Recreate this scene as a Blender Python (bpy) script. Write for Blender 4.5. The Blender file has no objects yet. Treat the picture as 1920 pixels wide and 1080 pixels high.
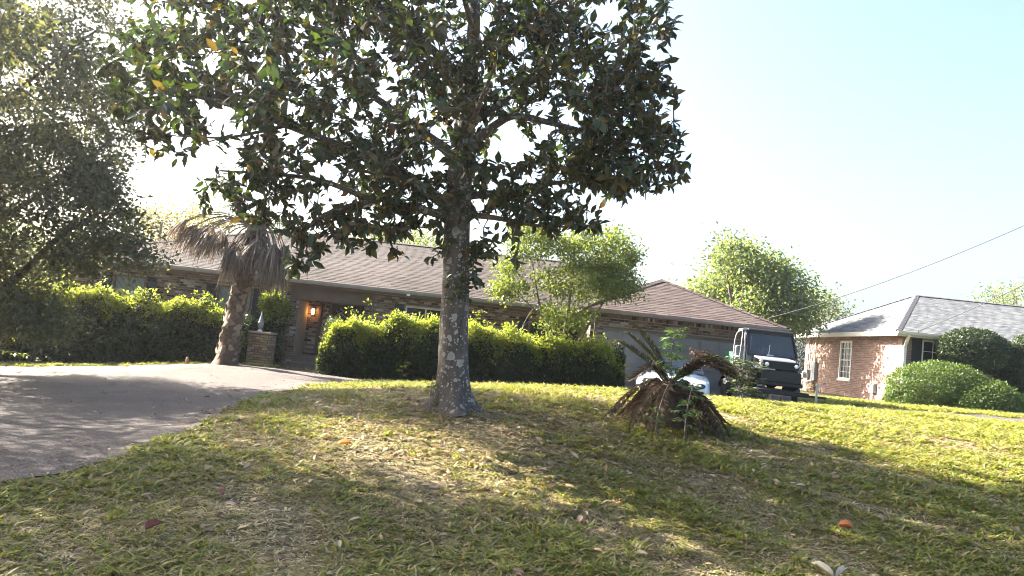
import bpy, math, random
import numpy as np
from mathutils import Vector, Matrix

rng = np.random.default_rng(7)
random.seed(7)
SC = bpy.context.scene
COL = SC.collection
PI = math.pi

# ------------------------------------------------------------------ camera, light, exposure
SENSOR_F = 1400.0
ROLL = math.atan(.105)
PITCH = math.atan(103 / 1400 / math.cos(ROLL))
CAM = np.array([0, 0, 1.28])
_f = np.array([0, math.cos(PITCH), math.sin(PITCH)])
_u0 = np.array([0, -math.sin(PITCH), math.cos(PITCH)])
_r0 = np.array([1., 0, 0])
_r = math.cos(ROLL) * _r0 + math.sin(ROLL) * _u0
_u = math.cos(ROLL) * _u0 - math.sin(ROLL) * _r0
cd = bpy.data.cameras.new('camera')
cd.sensor_width = 36
cd.lens = 36 * SENSOR_F / 1920
cd.clip_start = .05
cd.clip_end = 3000
cam = bpy.data.objects.new('camera', cd)
COL.objects.link(cam)
cam.matrix_world = Matrix(((_r[0], _u[0], -_f[0], CAM[0]), (_r[1], _u[1], -_f[1], CAM[1]),
                           (_r[2], _u[2], -_f[2], CAM[2]), (0, 0, 0, 1)))
SC.camera = cam

SUN_AZ, SUN_EL = -67.0, 30.5        # degrees from +Y (negative = to the left), above the horizon
w = bpy.data.worlds.new('World')
SC.world = w
w.use_nodes = True
wn = w.node_tree.nodes
sky = wn.new('ShaderNodeTexSky')
sky.sky_type = 'NISHITA'
sky.sun_disc = False
sky.sun_elevation = math.radians(SUN_EL)
sky.sun_rotation = math.radians(SUN_AZ)
sky.air_density = 1.0
sky.dust_density = 5.0
sky.ozone_density = 2.0
w.node_tree.links.new(sky.outputs[0], wn['Background'].inputs[0])
wn['Background'].inputs[1].default_value = .062
sd = bpy.data.lights.new('sun', 'SUN')
sd.energy = 5.0
sd.angle = math.radians(.5)
sd.color = (1, .93, .82)
sun = bpy.data.objects.new('sun', sd)
COL.objects.link(sun)
_sv = Vector((math.sin(math.radians(SUN_AZ)) * math.cos(math.radians(SUN_EL)),
              math.cos(math.radians(SUN_AZ)) * math.cos(math.radians(SUN_EL)), math.sin(math.radians(SUN_EL))))
sun.rotation_euler = _sv.to_track_quat('Z', 'Y').to_euler()
sun.location = (-30, 25, 40)
SC.view_settings.view_transform = 'Standard'
SC.view_settings.look = 'None'
SC.view_settings.gamma = 1
SC.view_settings.use_curve_mapping = False
SC.view_settings.exposure = 3.2
SC.cycles.max_bounces = 8
SC.cycles.transparent_max_bounces = 8
SC.cycles.use_denoising = True
SC.cycles.filter_width = 1.0


def at(px, py, Y):
    d = _f + _r * (px - 960) / SENSOR_F + _u * (540 - py) / SENSOR_F
    return CAM + d * (Y / d[1])


# ------------------------------------------------------------------ helpers
def tag(o, label=None, cat=None, group=None, kind=None):
    if label: o['label'] = label
    if cat: o['category'] = cat
    if group: o['group'] = group
    if kind: o['kind'] = kind
    return o


def thing(name, label, cat, loc=(0, 0, 0), rz=0, group=None):
    o = bpy.data.objects.new(name, None)
    o.empty_display_size = .3
    COL.objects.link(o)
    o.location = loc
    o.rotation_euler = (0, 0, rz)
    return tag(o, label, cat, group)


def adopt(o, parent, local=False):
    """parent keeps the child's world placement (local=True: the child's coordinates are the parent's)"""
    if parent is None: return o
    o.parent = parent
    if not local:
        m = Matrix.Identity(4)
        q = parent
        while q is not None:
            m = (Matrix.Translation(q.location) @ q.rotation_euler.to_matrix().to_4x4()) @ m if q.parent is None else m
            q = q.parent
        o.matrix_parent_inverse = m.inverted()
        if parent.parent is not None:       # the middle level carries its own inverse and no transform
            o.matrix_parent_inverse = Matrix.Identity(4)
    return o


def link(name, me, mat, parent=None, local=False):
    o = bpy.data.objects.new(name, me)
    COL.objects.link(o)
    if mat is not None and not me.materials: me.materials.append(mat)
    return adopt(o, parent, local)


def mesh_np(name, V, T, mat, parent=None, local=False, smooth=False):
    me = bpy.data.meshes.new(name)
    V = np.asarray(V, np.float32); T = np.asarray(T, np.int32)
    n, k = T.shape
    me.vertices.add(len(V)); me.vertices.foreach_set('co', V.ravel())
    me.loops.add(n * k); me.loops.foreach_set('vertex_index', T.ravel())
    me.polygons.add(n)
    me.polygons.foreach_set('loop_start', np.arange(0, n * k, k, dtype=np.int32))
    me.polygons.foreach_set('loop_total', np.full(n, k, np.int32))
    if smooth: me.polygons.foreach_set('use_smooth', np.ones(n, bool))
    me.update()
    return link(name, me, mat, parent, local)


class MB:
    def __init__(s): s.v = []; s.f = []

    def add(s, vs, fs):
        b = len(s.v)
        s.v += [tuple(map(float, p)) for p in vs]
        s.f += [tuple(i + b for i in q) for q in fs]
        return s

    def box(s, x0, x1, y0, y1, z0, z1):
        return s.add([(x, y, z) for z in (z0, z1) for y in (y0, y1) for x in (x0, x1)],
                     [(0, 2, 3, 1), (4, 5, 7, 6), (0, 1, 5, 4), (2, 6, 7, 3), (0, 4, 6, 2), (1, 3, 7, 5)])

    def bar(s, a, b, wd, ht, up=(0, 0, 1)):
        a = Vector(a); b = Vector(b); d = (b - a).normalized(); u = Vector(up)
        sd_ = d.cross(u)
        if sd_.length < 1e-4: sd_ = d.cross(Vector((1, 0, 0)))
        sd_.normalize(); u = sd_.cross(d)
        P = []
        for c in (a, b):
            for (i, j) in ((-1, -1), (1, -1), (1, 1), (-1, 1)):
                P.append(c + sd_ * (i * wd / 2) + u * (j * ht / 2))
        return s.add(P, [(0, 1, 2, 3), (7, 6, 5, 4), (0, 4, 5, 1), (1, 5, 6, 2), (2, 6, 7, 3), (3, 7, 4, 0)])

    def tube(s, pts, rad, n=8, cap=True):
        pts = [Vector(p) for p in pts]
        if not hasattr(rad, '__len__'): rad = [rad] * len(pts)
        ref = None; V = []
        for i, p in enumerate(pts):
            d = (pts[min(i + 1, len(pts) - 1)] - pts[max(i - 1, 0)]).normalized()
            if ref is None: ref = d.orthogonal().normalized()
            ref = (ref - d * ref.dot(d))
            ref = ref.normalized() if ref.length > 1e-5 else d.orthogonal().normalized()
            b = d.cross(ref)
            for k in range(n):
                a = 2 * PI * k / n
                V.append(p + (ref * math.cos(a) + b * math.sin(a)) * rad[i])
        F = [(i * n + k, i * n + (k + 1) % n, (i + 1) * n + (k + 1) % n, (i + 1) * n + k) for i in range(len(pts) - 1) for k in range(n)]
        if cap: F += [tuple(reversed(range(n))), tuple(range((len(pts) - 1) * n, len(pts) * n))]
        return s.add(V, F)

    def lathe(s, prof, c=(0, 0, 0), n=14, axis='z'):
        V = []
        for (r, h) in prof:
            for k in range(n):
                a = 2 * PI * k / n
                p = (r * math.cos(a), r * math.sin(a), h)
                if axis == 'y': p = (p[0], h, p[1])
                if axis == 'x': p = (h, p[0], p[1])
                V.append((p[0] + c[0], p[1] + c[1], p[2] + c[2]))
        F = [(i * n + k, i * n + (k + 1) % n, (i + 1) * n + (k + 1) % n, (i + 1) * n + k) for i in range(len(prof) - 1) for k in range(n)]
        F += [tuple(reversed(range(n))), tuple(range((len(prof) - 1) * n, len(prof) * n))]
        return s.add(V, F)

    def prism(s, poly, y0, y1, axis='y'):
        n = len(poly)
        def P(a, b, h):
            return (a, h, b) if axis == 'y' else ((h, a, b) if axis == 'x' else (a, b, h))
        V = [P(a, b, y0) for a, b in poly] + [P(a, b, y1) for a, b in poly]
        return s.add(V, [tuple(range(n)), tuple(reversed(range(n, 2 * n)))] + [(i, i + n, (i + 1) % n + n, (i + 1) % n) for i in range(n)])

    def build(s, name, mat, parent=None, local=False, smooth=False, bevel=0):
        me = bpy.data.meshes.new(name)
        me.from_pydata(s.v, [], s.f)
        if smooth: me.polygons.foreach_set('use_smooth', [True] * len(me.polygons))
        me.update()
        o = link(name, me, mat, parent, local)
        import bmesh
        bm = bmesh.new(); bm.from_mesh(me); bmesh.ops.recalc_face_normals(bm, faces=bm.faces); bm.to_mesh(me); bm.free()
        if bevel:
            m = o.modifiers.new('bevel', 'BEVEL'); m.width = bevel; m.segments = 2; m.limit_method = 'ANGLE'
        return o


# ------------------------------------------------------------------ materials
class NT:
    def __init__(s, name):
        s.m = bpy.data.materials.new(name); s.m.use_nodes = True
        s.t = s.m.node_tree; s.n = s.t.nodes; s.b = s.n['Principled BSDF']; s.out = s.n['Material Output']

    def L(s, a, b): s.t.links.new(a, b)
    def node(s, k, **kw):
        x = s.n.new(k)
        for a, b in kw.items(): setattr(x, a, b)
        return x
    def pos(s): return s.node('ShaderNodeNewGeometry').outputs['Position']
    def noise(s, scale, detail=3, vec=None, rough=.55):
        x = s.node('ShaderNodeTexNoise'); x.inputs['Scale'].default_value = scale; x.inputs['Detail'].default_value = detail
        x.inputs['Roughness'].default_value = rough
        s.L(vec if vec is not None else s.pos(), x.inputs['Vector']); return x.outputs['Fac']
    def ramp(s, fac, stops, const=False):
        x = s.node('ShaderNodeValToRGB'); e = x.color_ramp
        if const: e.interpolation = 'CONSTANT'
        while len(e.elements) < len(stops): e.elements.new(.5)
        for i, (p, c) in enumerate(stops):
            e.elements[i].position = p; e.elements[i].color = (*c, 1) if len(c) == 3 else c
        s.L(fac, x.inputs[0]); return x.outputs[0]
    def math(s, op, a, b=None, clamp=False):
        x = s.node('ShaderNodeMath', operation=op); x.use_clamp = clamp
        for i, v in enumerate((a, b)):
            if v is None: continue
            if isinstance(v, (int, float)): x.inputs[i].default_value = v
            else: s.L(v, x.inputs[i])
        return x.outputs[0]
    def mix(s, fac, a, b, mode='MIX'):
        x = s.node('ShaderNodeMix', data_type='RGBA', blend_type=mode)
        for sock, v in ((x.inputs[0], fac), (x.inputs[6], a), (x.inputs[7], b)):
            if isinstance(v, (int, float)): sock.default_value = v
            elif isinstance(v, tuple): sock.default_value = (*v, 1)
            else: s.L(v, sock)
        return x.outputs[2]
    def rand(s):
        a = s.node('ShaderNodeNewGeometry').outputs['Random Per Island']
        b = s.node('ShaderNodeObjectInfo').outputs['Random']
        return s.math('FRACT', s.math('ADD', a, b))
    def bump(s, h, strength=.3, dist=.02):
        x = s.node('ShaderNodeBump'); x.inputs['Strength'].default_value = strength; x.inputs['Distance'].default_value = dist
        s.L(h, x.inputs['Height']); s.L(x.outputs[0], s.b.inputs['Normal'])
    def col(s, c):
        if isinstance(c, tuple): s.b.inputs['Base Color'].default_value = (*c, 1)
        else: s.L(c, s.b.inputs['Base Color'])
        return s
    def rough(s, r, spec=None, metal=None):
        s.b.inputs['Roughness'].default_value = r
        if spec is not None: s.b.inputs['Specular IOR Level'].default_value = spec
        if metal is not None: s.b.inputs['Metallic'].default_value = metal
        return s


def M_var(name, c, rough=.7, amt=.25, scale=6, spec=.4, metal=0, bump=.15):
    k = NT(name)
    n = k.noise(scale, 5)
    lo = tuple(x * (1 - amt) for x in c); hi = tuple(min(1, x * (1 + amt)) for x in c)
    k.col(k.ramp(n, [(.3, lo), (.7, hi)])).rough(rough, spec, metal)
    if bump: k.bump(k.noise(scale * 12, 3), bump, .004)
    return k.m


def M_tint(name, cols, rough=.85, scale=25, amt=.25, bump=.35, patch=None):
    """each piece takes one colour of the list at random, with grain over it; patch: big weathering"""
    k = NT(name)
    n = len(cols)
    c = k.ramp(k.rand(), [(i / n, q) for i, q in enumerate(cols)], True)
    g = k.noise(scale, 5)
    c = k.mix(1.0, c, k.ramp(g, [(.25, (1 - amt,) * 3), (.75, (1 + amt * .6,) * 3)]), 'MULTIPLY')
    if patch:
        pf = k.ramp(k.noise(patch[0], 4), [(patch[2], (0, 0, 0)), (patch[3], (1, 1, 1))])
        c = k.mix(k.math('MULTIPLY', pf, patch[4]), c, patch[1])
    k.col(c).rough(rough, .25)
    k.bump(k.noise(scale * 4, 4), bump, .006)
    return k.m


def M_leaf(name, cols, under=None, trans=.35, tcol=None, rough=.5, spec=.4, patch=None):
    k = NT(name)
    n = len(cols)
    c = k.ramp(k.rand(), [(i / n, q) for i, q in enumerate(cols)], True)
    if patch:
        c = k.mix(k.ramp(k.noise(patch[0], 3), [(.42, (0, 0, 0)), (.6, (1, 1, 1))]), c, patch[1])
    top = c
    if under:
        bf = k.node('ShaderNodeNewGeometry').outputs['Backfacing']
        c = k.mix(bf, c, under)
    k.col(c).rough(rough, spec)
    tr = k.node('ShaderNodeBsdfTranslucent')
    t = k.mix(1.0, top, tcol if tcol else (1.6, 1.5, .7), 'MULTIPLY')
    k.L(t, tr.inputs[0])
    mx = k.node('ShaderNodeMixShader'); mx.inputs[0].default_value = trans
    k.L(k.b.outputs[0], mx.inputs[1]); k.L(tr.outputs[0], mx.inputs[2]); k.L(mx.outputs[0], k.out.inputs[0])
    return k.m


def M_bark(name, c, lichen=None, scale=(9, 9, 2.5)):
    k = NT(name)
    mp = k.node('ShaderNodeMapping'); mp.inputs['Scale'].default_value = scale; k.L(k.pos(), mp.inputs[0])
    n = k.noise(1.6, 6, mp.outputs[0], .65)
    col = k.ramp(n, [(.3, tuple(x * .55 for x in c)), (.5, c), (.72, tuple(min(1, x * 1.5) for x in c))])
    if lichen:
        wv = k.node('ShaderNodeTexNoise'); wv.inputs['Scale'].default_value = 14; wv.inputs['Detail'].default_value = 3
        k.L(k.pos(), wv.inputs[0])
        ad = k.node('ShaderNodeVectorMath', operation='MULTIPLY_ADD')
        ad.inputs[1].default_value = (.05, .05, .05); k.L(wv.outputs['Color'], ad.inputs[0]); k.L(k.pos(), ad.inputs[2])
        fac = None
        for sc, th in ((8, .3), (15, .3), (31, .32)):
            v = k.node('ShaderNodeTexVoronoi'); v.inputs['Scale'].default_value = sc; k.L(ad.outputs[0], v.inputs['Vector'])
            sep = k.node('ShaderNodeSeparateColor'); k.L(v.outputs['Color'], sep.inputs[0])
            lim = k.math('MULTIPLY', sep.outputs[0], th * 1.5)
            m = k.math('GREATER_THAN', lim, v.outputs['Distance'])
            m = k.math('MULTIPLY', m, k.math('GREATER_THAN', sep.outputs[1], .35))
            ring = k.math('ADD', .55, k.math('MULTIPLY', k.math('DIVIDE', v.outputs['Distance'], k.math('ADD', lim, .001)), .45))
            m = k.math('MULTIPLY', m, ring)
            fac = m if fac is None else k.math('MAXIMUM', fac, m)
        pf = k.ramp(k.noise(2.2, 3), [(.3, (.25,) * 3), (.55, (1, 1, 1))])
        col = k.mix(k.math('MULTIPLY', k.math('MULTIPLY', fac, pf), .9), col, lichen)
    k.col(col).rough(.9, .2)
    k.bump(n, .7, .02)
    return k.m


MAG = M_leaf('magnolia_leaf', [(.022, .036, .013), (.02, .033, .014), (.03, .048, .015), (.018, .032, .012), (.026, .044, .015), (.034, .055, .015),
                               (.022, .036, .013), (.026, .04, .014), (.02, .033, .013), (.1, .07, .02), (.026, .04, .014), (.022, .034, .013), (.02, .036, .014), (.075, .045, .025)],
             under=(.055, .045, .026), trans=.15, tcol=(3.4, 3.6, .8), rough=.34, spec=.4)
OAKL = M_leaf('oak_leaf', [(.08, .095, .055), (.09, .105, .06), (.07, .085, .048), (.115, .125, .068), (.13, .12, .07)], trans=.3, rough=.5)
HEDGE = M_leaf('hedge_leaf', [(.0225, .0375, .0112), (.03, .0488, .0135), (.0203, .0338, .0105), (.0375, .0562, .015)], trans=.3, rough=.45)
NEWG = M_leaf('new_growth_leaf', [(.19, .24, .035), (.23, .27, .045), (.15, .21, .03), (.27, .27, .07)], trans=.5, rough=.5)
MYRT = M_leaf('myrtle_leaf', [(.1, .14, .025), (.13, .17, .03), (.08, .115, .022), (.16, .19, .04)], trans=.42, rough=.5)
CLIP = M_leaf('clipped_leaf', [(.055, .095, .015), (.068, .112, .018), (.045, .08, .014), (.1, .135, .024)], trans=.35, rough=.5)
FARL = M_leaf('far_leaf', [(.12, .17, .06), (.1, .14, .055), (.15, .19, .07), (.13, .15, .07)], trans=.45, rough=.6)
FARY = M_leaf('yellowing_leaf', [(.16, .14, .05), (.12, .14, .06), (.2, .15, .06), (.1, .12, .055)], trans=.45, rough=.6)
WEED = M_leaf('weed_leaf', [(.06, .12, .03), (.08, .15, .035), (.1, .17, .05)], trans=.4, rough=.5)
DEADP = M_leaf('dead_palm', [(.208, .176, .144), (.16, .132, .104), (.256, .224, .192), (.128, .104, .08)], trans=.15, tcol=(1.2, 1, .8), rough=.8, spec=.15)
DEADS = M_leaf('dead_sago', [(.105, .078, .052), (.08, .06, .042), (.14, .105, .07), (.06, .047, .034)], trans=.15, tcol=(1.3, 1, .7), rough=.8, spec=.15)
LIVES = M_leaf('fading_sago', [(.1, .1, .045), (.085, .085, .04), (.12, .1, .05)], trans=.2, rough=.6)
PALMG = M_leaf('palm_green', [(.06, .09, .045), (.05, .08, .04), (.075, .1, .05)], trans=.25, rough=.5)
LITTER = M_leaf('fallen_leaf', [(.26, .156, .078), (.351, .247, .143), (.182, .1105, .065), (.416, .312, .208), (.286, .195, .13), (.156, .0975, .0585)], trans=.15, tcol=(1.2, 1, .7), rough=.7)
BLADE = M_leaf('grass_blade', [(.17, .165, .04), (.2, .19, .05), (.34, .27, .15), (.13, .13, .035), (.42, .34, .21), (.26, .23, .07), (.24, .18, .11)], trans=.35,
               tcol=(1.4, 1.4, .8), rough=.6, spec=.25)
BLADEG = M_leaf('green_blade', [(.15, .19, .035), (.2, .215, .045), (.13, .155, .03), (.26, .25, .06), (.36, .3, .14)], trans=.4, tcol=(1.5, 1.5, .7), rough=.55, spec=.25)
BLADED = M_leaf('straw_blade', [(.42, .34, .2), (.3, .235, .14), (.52, .44, .29), (.2, .155, .09), (.27, .26, .09)], trans=.25, tcol=(1.2, 1.1, .8), rough=.7, spec=.2)
BARK_M = M_bark('magnolia_bark', (.085, .072, .062), (.33, .33, .29))
BARK = M_bark('grey_bark', (.12, .1, .085))
BARK_T = M_bark('twig_bark', (.13, .105, .085))
BOOT = M_tint('palm_boot', [(.15, .11, .08), (.2, .155, .12), (.11, .08, .058), (.23, .185, .14)], .9, 18)
PALMT = M_var('palm_fibre', (.085, .06, .042), .95, .4, 20)

k = NT('lawn_soil')
n1 = k.noise(1.3, 5); n2 = k.noise(18, 5); n3 = k.noise(90, 3)
c = k.ramp(n2, [(.3, (.05, .038, .024)), (.5, (.13, .1, .06)), (.7, (.26, .205, .125))])
c = k.mix(k.ramp(n1, [(.4, (0, 0, 0)), (.62, (.55,) * 3)]), c, (.075, .09, .025))
k.col(c).rough(.95, .1); k.bump(n3, .8, .02)
SOIL = k.m
k = NT('driveway_concrete')
n1 = k.noise(.7, 5); n2 = k.noise(70, 3, rough=.7); n3 = k.noise(4, 5)
c = k.ramp(n2, [(.38, (.025, .021, .019)), (.5, (.078, .066, .06)), (.62, (.19, .165, .148))])
c = k.mix(.9, c, k.ramp(k.noise(22, 4, rough=.75), [(.3, (.62, .6, .58)), (.5, (1, 1, 1)), (.7, (1.25, 1.22, 1.2))]), 'MULTIPLY')
c = k.mix(.8, c, k.ramp(n1, [(.3, (.72, .68, .66)), (.65, (1.1, 1.08, 1.05))]), 'MULTIPLY')
c = k.mix(k.ramp(n3, [(.5, (0,) * 3), (.8, (.35,) * 3)]), c, (.12, .09, .07))
vc = k.node('ShaderNodeTexVoronoi', feature='DISTANCE_TO_EDGE'); vc.inputs['Scale'].default_value = .45
wq = k.node('ShaderNodeTexNoise'); wq.inputs['Scale'].default_value = 1.6; wq.inputs['Detail'].default_value = 5; k.L(k.pos(), wq.inputs[0])
wa = k.node('ShaderNodeVectorMath', operation='MULTIPLY_ADD'); wa.inputs[1].default_value = (1.2, 1.2, 0); k.L(wq.outputs['Color'], wa.inputs[0]); k.L(k.pos(), wa.inputs[2]); k.L(wa.outputs[0], vc.inputs['Vector'])
c = k.mix(k.ramp(vc.outputs['Distance'], [(.0, (.85,) * 3), (.012, (0, 0, 0))]), c, (.04, .035, .03))
k.col(c).rough(.9, .25); k.bump(n2, .9, .012)
DRIVE = k.m

BR_MAIN = M_tint('antique_brick', [(.175, .11, .08), (.22, .15, .115), (.14, .088, .066), (.32, .26, .215), (.19, .125, .092), (.07, .05, .042), (.24, .165, .125), (.165, .1, .075), (.42, .36, .31), (.2, .125, .09), (.04, .03, .026)],
                 .9, 30, .3, .5, (.9, (.1, .08, .06), .5, .75, .35))
BR_PIL = M_tint('buff_brick', [(.3, .23, .15), (.26, .19, .12), (.36, .28, .19), (.22, .15, .1), (.33, .25, .16)], .9, 30, .3, .5)
BR_NB = M_tint('pink_brick', [(.22, .14, .115), (.26, .17, .14), (.2, .12, .1), (.28, .19, .16), (.23, .15, .12), (.18, .11, .09)], .9, 30, .25, .4)
MORTAR = M_var('mortar', (.27, .24, .2), .95, .2, 8)
MORTAR_N = M_var('pale_mortar', (.33, .29, .26), .95, .15, 8)
SH_MAIN = M_tint('brown_shingle', [(.046, .035, .03), (.056, .043, .037), (.04, .031, .027), (.066, .051, .045), (.051, .039, .034)], .95, 60, .35, .6, (.35, (.11, .09, .08), .45, .75, .5))
SH_GAR = M_tint('red_brown_shingle', [(.066, .047, .042), (.078, .056, .051), (.058, .042, .037), (.09, .067, .059), (.07, .051, .046)], .95, 60, .35, .6)
SH_NB = M_tint('grey_shingle', [(.1, .105, .11), (.125, .13, .135), (.085, .09, .0975), (.14, .145, .1475), (.11, .115, .12)], .95, 60, .35, .6)
CAP_MAIN = M_var('brown_ridge', (.06, .046, .04), .95, .25, 30)
CAP_NB = M_var('dark_ridge', (.07, .068, .075), .95, .25, 30)
TRIM = M_var('taupe_trim', (.12, .09, .07), .6, .12, 3, bump=0)
GUTTER = M_var('grey_gutter', (.25, .23, .215), .45, .1, 3, bump=0)
GUTTER_B = M_var('brown_gutter', (.22, .17, .155), .45, .1, 3, bump=0)
WHITE = M_var('white_paint', (.72, .71, .68), .5, .06, 4, bump=0)
CREAM = M_var('cream_trim', (.52, .49, .43), .55, .1, 3, bump=0)
SHUT = M_var('dark_shutter', (.02, .02, .024), .5, .1, 5, bump=0)
GDOOR = M_var('grey_garage_paint', (.195, .185, .18), .5, .08, 2, bump=0)
DOOR = M_var('dark_door_wood', (.045, .03, .024), .4, .2, 12)
SLAB = M_var('porch_slab', (.16, .13, .11), .85, .2, 9)
BLACK = M_var('black_plastic', (.012, .012, .013), .45, .2, 5, bump=0)
RUBBER = M_var('tyre_rubber', (.018, .018, .018), .85, .2, 20)
STEEL = M_var('galvanised_steel', (.36, .37, .37), .4, .15, 15, metal=.7, bump=0)
PIPE = M_var('grey_pipe', (.42, .42, .41), .5, .12, 9, bump=0)
PANEL = M_var('grey_meter_panel', (.26, .29, .31), .5, .1, 5, bump=0)
CAGE = M_var('pale_cage_tube', (.3, .28, .29), .4, .08, 5, bump=0)
UTVW = M_var('white_hood_plastic', (.75, .73, .68), .4, .04, 3, bump=0)
UTVG = M_var('green_plastic', (.06, .17, .1), .4, .1, 3, bump=0)
SEAT = M_var('grey_seat_vinyl', (.2, .23, .225), .55, .1, 6, bump=0)
BLOCK = M_var('weathered_block', (.11, .1, .09), .9, .3, 6)
WOOD = M_var('rough_wood', (.3, .2, .11), .85, .3, 14)
CABLE = M_var('grey_cable', (.035, .035, .04), .6, .05, 2, bump=0)
POLE = M_bark('pole_wood', (.13, .1, .08))
CAR = NT('skylit_white_paint').col((.5, .57, .68)).rough(.22, .5); CAR.b.inputs['Coat Weight'].default_value = .6; CAR = CAR.m  # blue of the sky-lit shade put into the white car's base colour
k = NT('dark_glass'); k.col((.015, .018, .02)).rough(.06, .6); GLASS = k.m
k = NT('smoky_screen')
gl = k.node('ShaderNodeBsdfGlossy'); gl.inputs['Roughness'].default_value = .05; gl.inputs[0].default_value = (.8, .85, .88, 1)
tp = k.node('ShaderNodeBsdfTransparent'); tp.inputs[0].default_value = (.3, .34, .36, 1)
df = k.node('ShaderNodeBsdfDiffuse'); df.inputs[0].default_value = (.07, .085, .09, 1)
m1 = k.node('ShaderNodeMixShader'); m1.inputs[0].default_value = .4; k.L(tp.outputs[0], m1.inputs[1]); k.L(df.outputs[0], m1.inputs[2])
m2 = k.node('ShaderNodeMixShader'); m2.inputs[0].default_value = .05; k.L(m1.outputs[0], m2.inputs[1]); k.L(gl.outputs[0], m2.inputs[2])
k.L(m2.outputs[0], k.out.inputs[0]); SCREEN = k.m
k = NT('curtained_glass'); wv = k.node('ShaderNodeTexWave'); wv.inputs['Scale'].default_value = 9; wv.inputs['Distortion'].default_value = 1.5
wv.bands_direction = 'X'; k.L(k.pos(), wv.inputs[0])
k.col(k.ramp(wv.outputs['Fac'], [(0, (.12, .15, .14)), (1, (.27, .31, .29))])).rough(.12, .5); CURT = k.m
k = NT('lamp_glow'); k.col((1, .6, .25)); k.b.inputs['Emission Color'].default_value = (1, .45, .12, 1); k.b.inputs['Emission Strength'].default_value = 4; GLOW = k.m
k = NT('headlight_lens'); k.col((.75, .77, .78)).rough(.12, .6); LENS = k.m
k = NT('lead_glass'); v = k.node('ShaderNodeTexVoronoi', feature='DISTANCE_TO_EDGE'); v.inputs['Scale'].default_value = 9; k.L(k.pos(), v.inputs[0])
k.col(k.ramp(v.outputs['Distance'], [(.0, (.3, .3, .29)), (.06, (.3, .3, .29)), (.1, (.02, .022, .024))])).rough(.1, .5); LEAD = k.m

# ------------------------------------------------------------------ the lie of the land
CP = np.array([(-2.5, 4, -.2), (-1.25, 4.5, -.22), (.2, 5, -.23), (2.2, 5.3, -.11), (3.9, 5.5, 0), (6, 8.5, .36), (3, 7.5, .22), (.2, 7.2, .03), (-1.8, 6, -.07),
               (-.58, 9.5, .4), (2.2, 9.6, .45), (.6, 13.6, .53), (3.8, 13.5, .66), (7, 13, .68), (9, 13, .75), (-2.2, 13, .25), (-3.4, 5.3, -.1), (-3.1, 6.5, 0),
               (-3.4, 9, .05), (-3.75, 13, .04), (-1.7, 17, .16), (-12.3, 18.5, -.58), (-8.3, 18.3, -.14), (-4.3, 19, .02), (4.8, 17, .42), (11.9, 17, .63), (13.2, 19, .72),
               (7.9, 20, .5), (5.4, 19, .3), (4.5, 20.6, .1), (-5, 21, -.05), (-12, 22, -.5), (0, 21, 0), (13.6, 26, .55), (13.7, 30, .58), (18, 26, .72), (-6.4, 17.5, .16),
               (-6, 2, -.42), (0, 2, -.45), (6, 2, -.3), (12, 3, -.2), (-12, 4, -.5), (-10, 10, -.35), (14, 9, .35), (-20, 45, -.5), (0, 45, .1), (25, 45, .8), (-30, 20, -1),
               (35, 20, 1), (20, 14, .7), (-18, 18, -.75), (8, 26, .4), (-3, 30, 0), (0, -6, -.5), (-15, -6, -.6), (15, -6, -.4), (20, 20, .8)], float)


def _U(r2): return r2 * np.log(r2 + 1e-9)


_n = len(CP)
_A = np.zeros((_n + 3, _n + 3))
_d2 = ((CP[:, None, :2] - CP[None, :, :2]) ** 2).sum(-1)
_A[:_n, :_n] = _U(_d2) + np.eye(_n) * 1.2
_A[:_n, _n] = 1; _A[:_n, _n + 1:] = CP[:, :2]; _A[_n, :_n] = 1; _A[_n + 1:, :_n] = CP[:, :2].T
_wt = np.linalg.solve(_A, np.concatenate([CP[:, 2], [0, 0, 0]]))


def H(x, y):
    x = np.asarray(x, float); y = np.asarray(y, float)
    sh = x.shape; p = np.stack([x.ravel(), y.ravel()], 1)
    q = np.stack([np.clip(p[:, 0], -34, 38), np.clip(p[:, 1], -8, 48)], 1)
    out = np.full(len(q), _wt[_n]) + q @ _wt[_n + 1:]
    for i in range(_n):
        out += _wt[i] * _U(((q - CP[i, :2]) ** 2).sum(1))
    out += .012 * np.sin(q[:, 0] * 3.1 + 1.3 * np.sin(q[:, 1] * 1.7)) * np.sin(q[:, 1] * 2.6 + .7) + .007 * np.sin(q[:, 0] * 7.3 + q[:, 1] * 5.1)
    return out.reshape(sh)


def h1(x, y): return float(H(np.array([x]), np.array([y]))[0])


# driveway outline (plan) and signed distance to it, positive inside
DRV = np.array([(-9.5, 1.5), (-4.1, 1.5), (-3.75, 3.6), (-3.42, 5.3), (-3.12, 6.5), (-3.2, 8), (-3.45, 10), (-3.72, 12.2), (-3.5, 14), (-2.9, 15.4), (-1.9, 16.3), (-.4, 16.8), (2, 17.0),
                (4.8, 16.9), (8, 16.8), (12, 16.7), (18, 16.4), (30, 16), (30, 18.8), (18, 19.0), (13, 19.3), (9.4, 19.9), (8.4, 20.6), (8.0, 21.2), (2.3, 20.92), (2.25, 19.9),
                (1, 19.2), (-3.4, 19.15), (-4.0, 20.2), (-6.0, 20.15), (-6.2, 19.2), (-8.3, 18.45), (-10.5, 18.2), (-14, 18.3), (-16, 17), (-14, 12), (-11, 6)], float)


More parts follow.
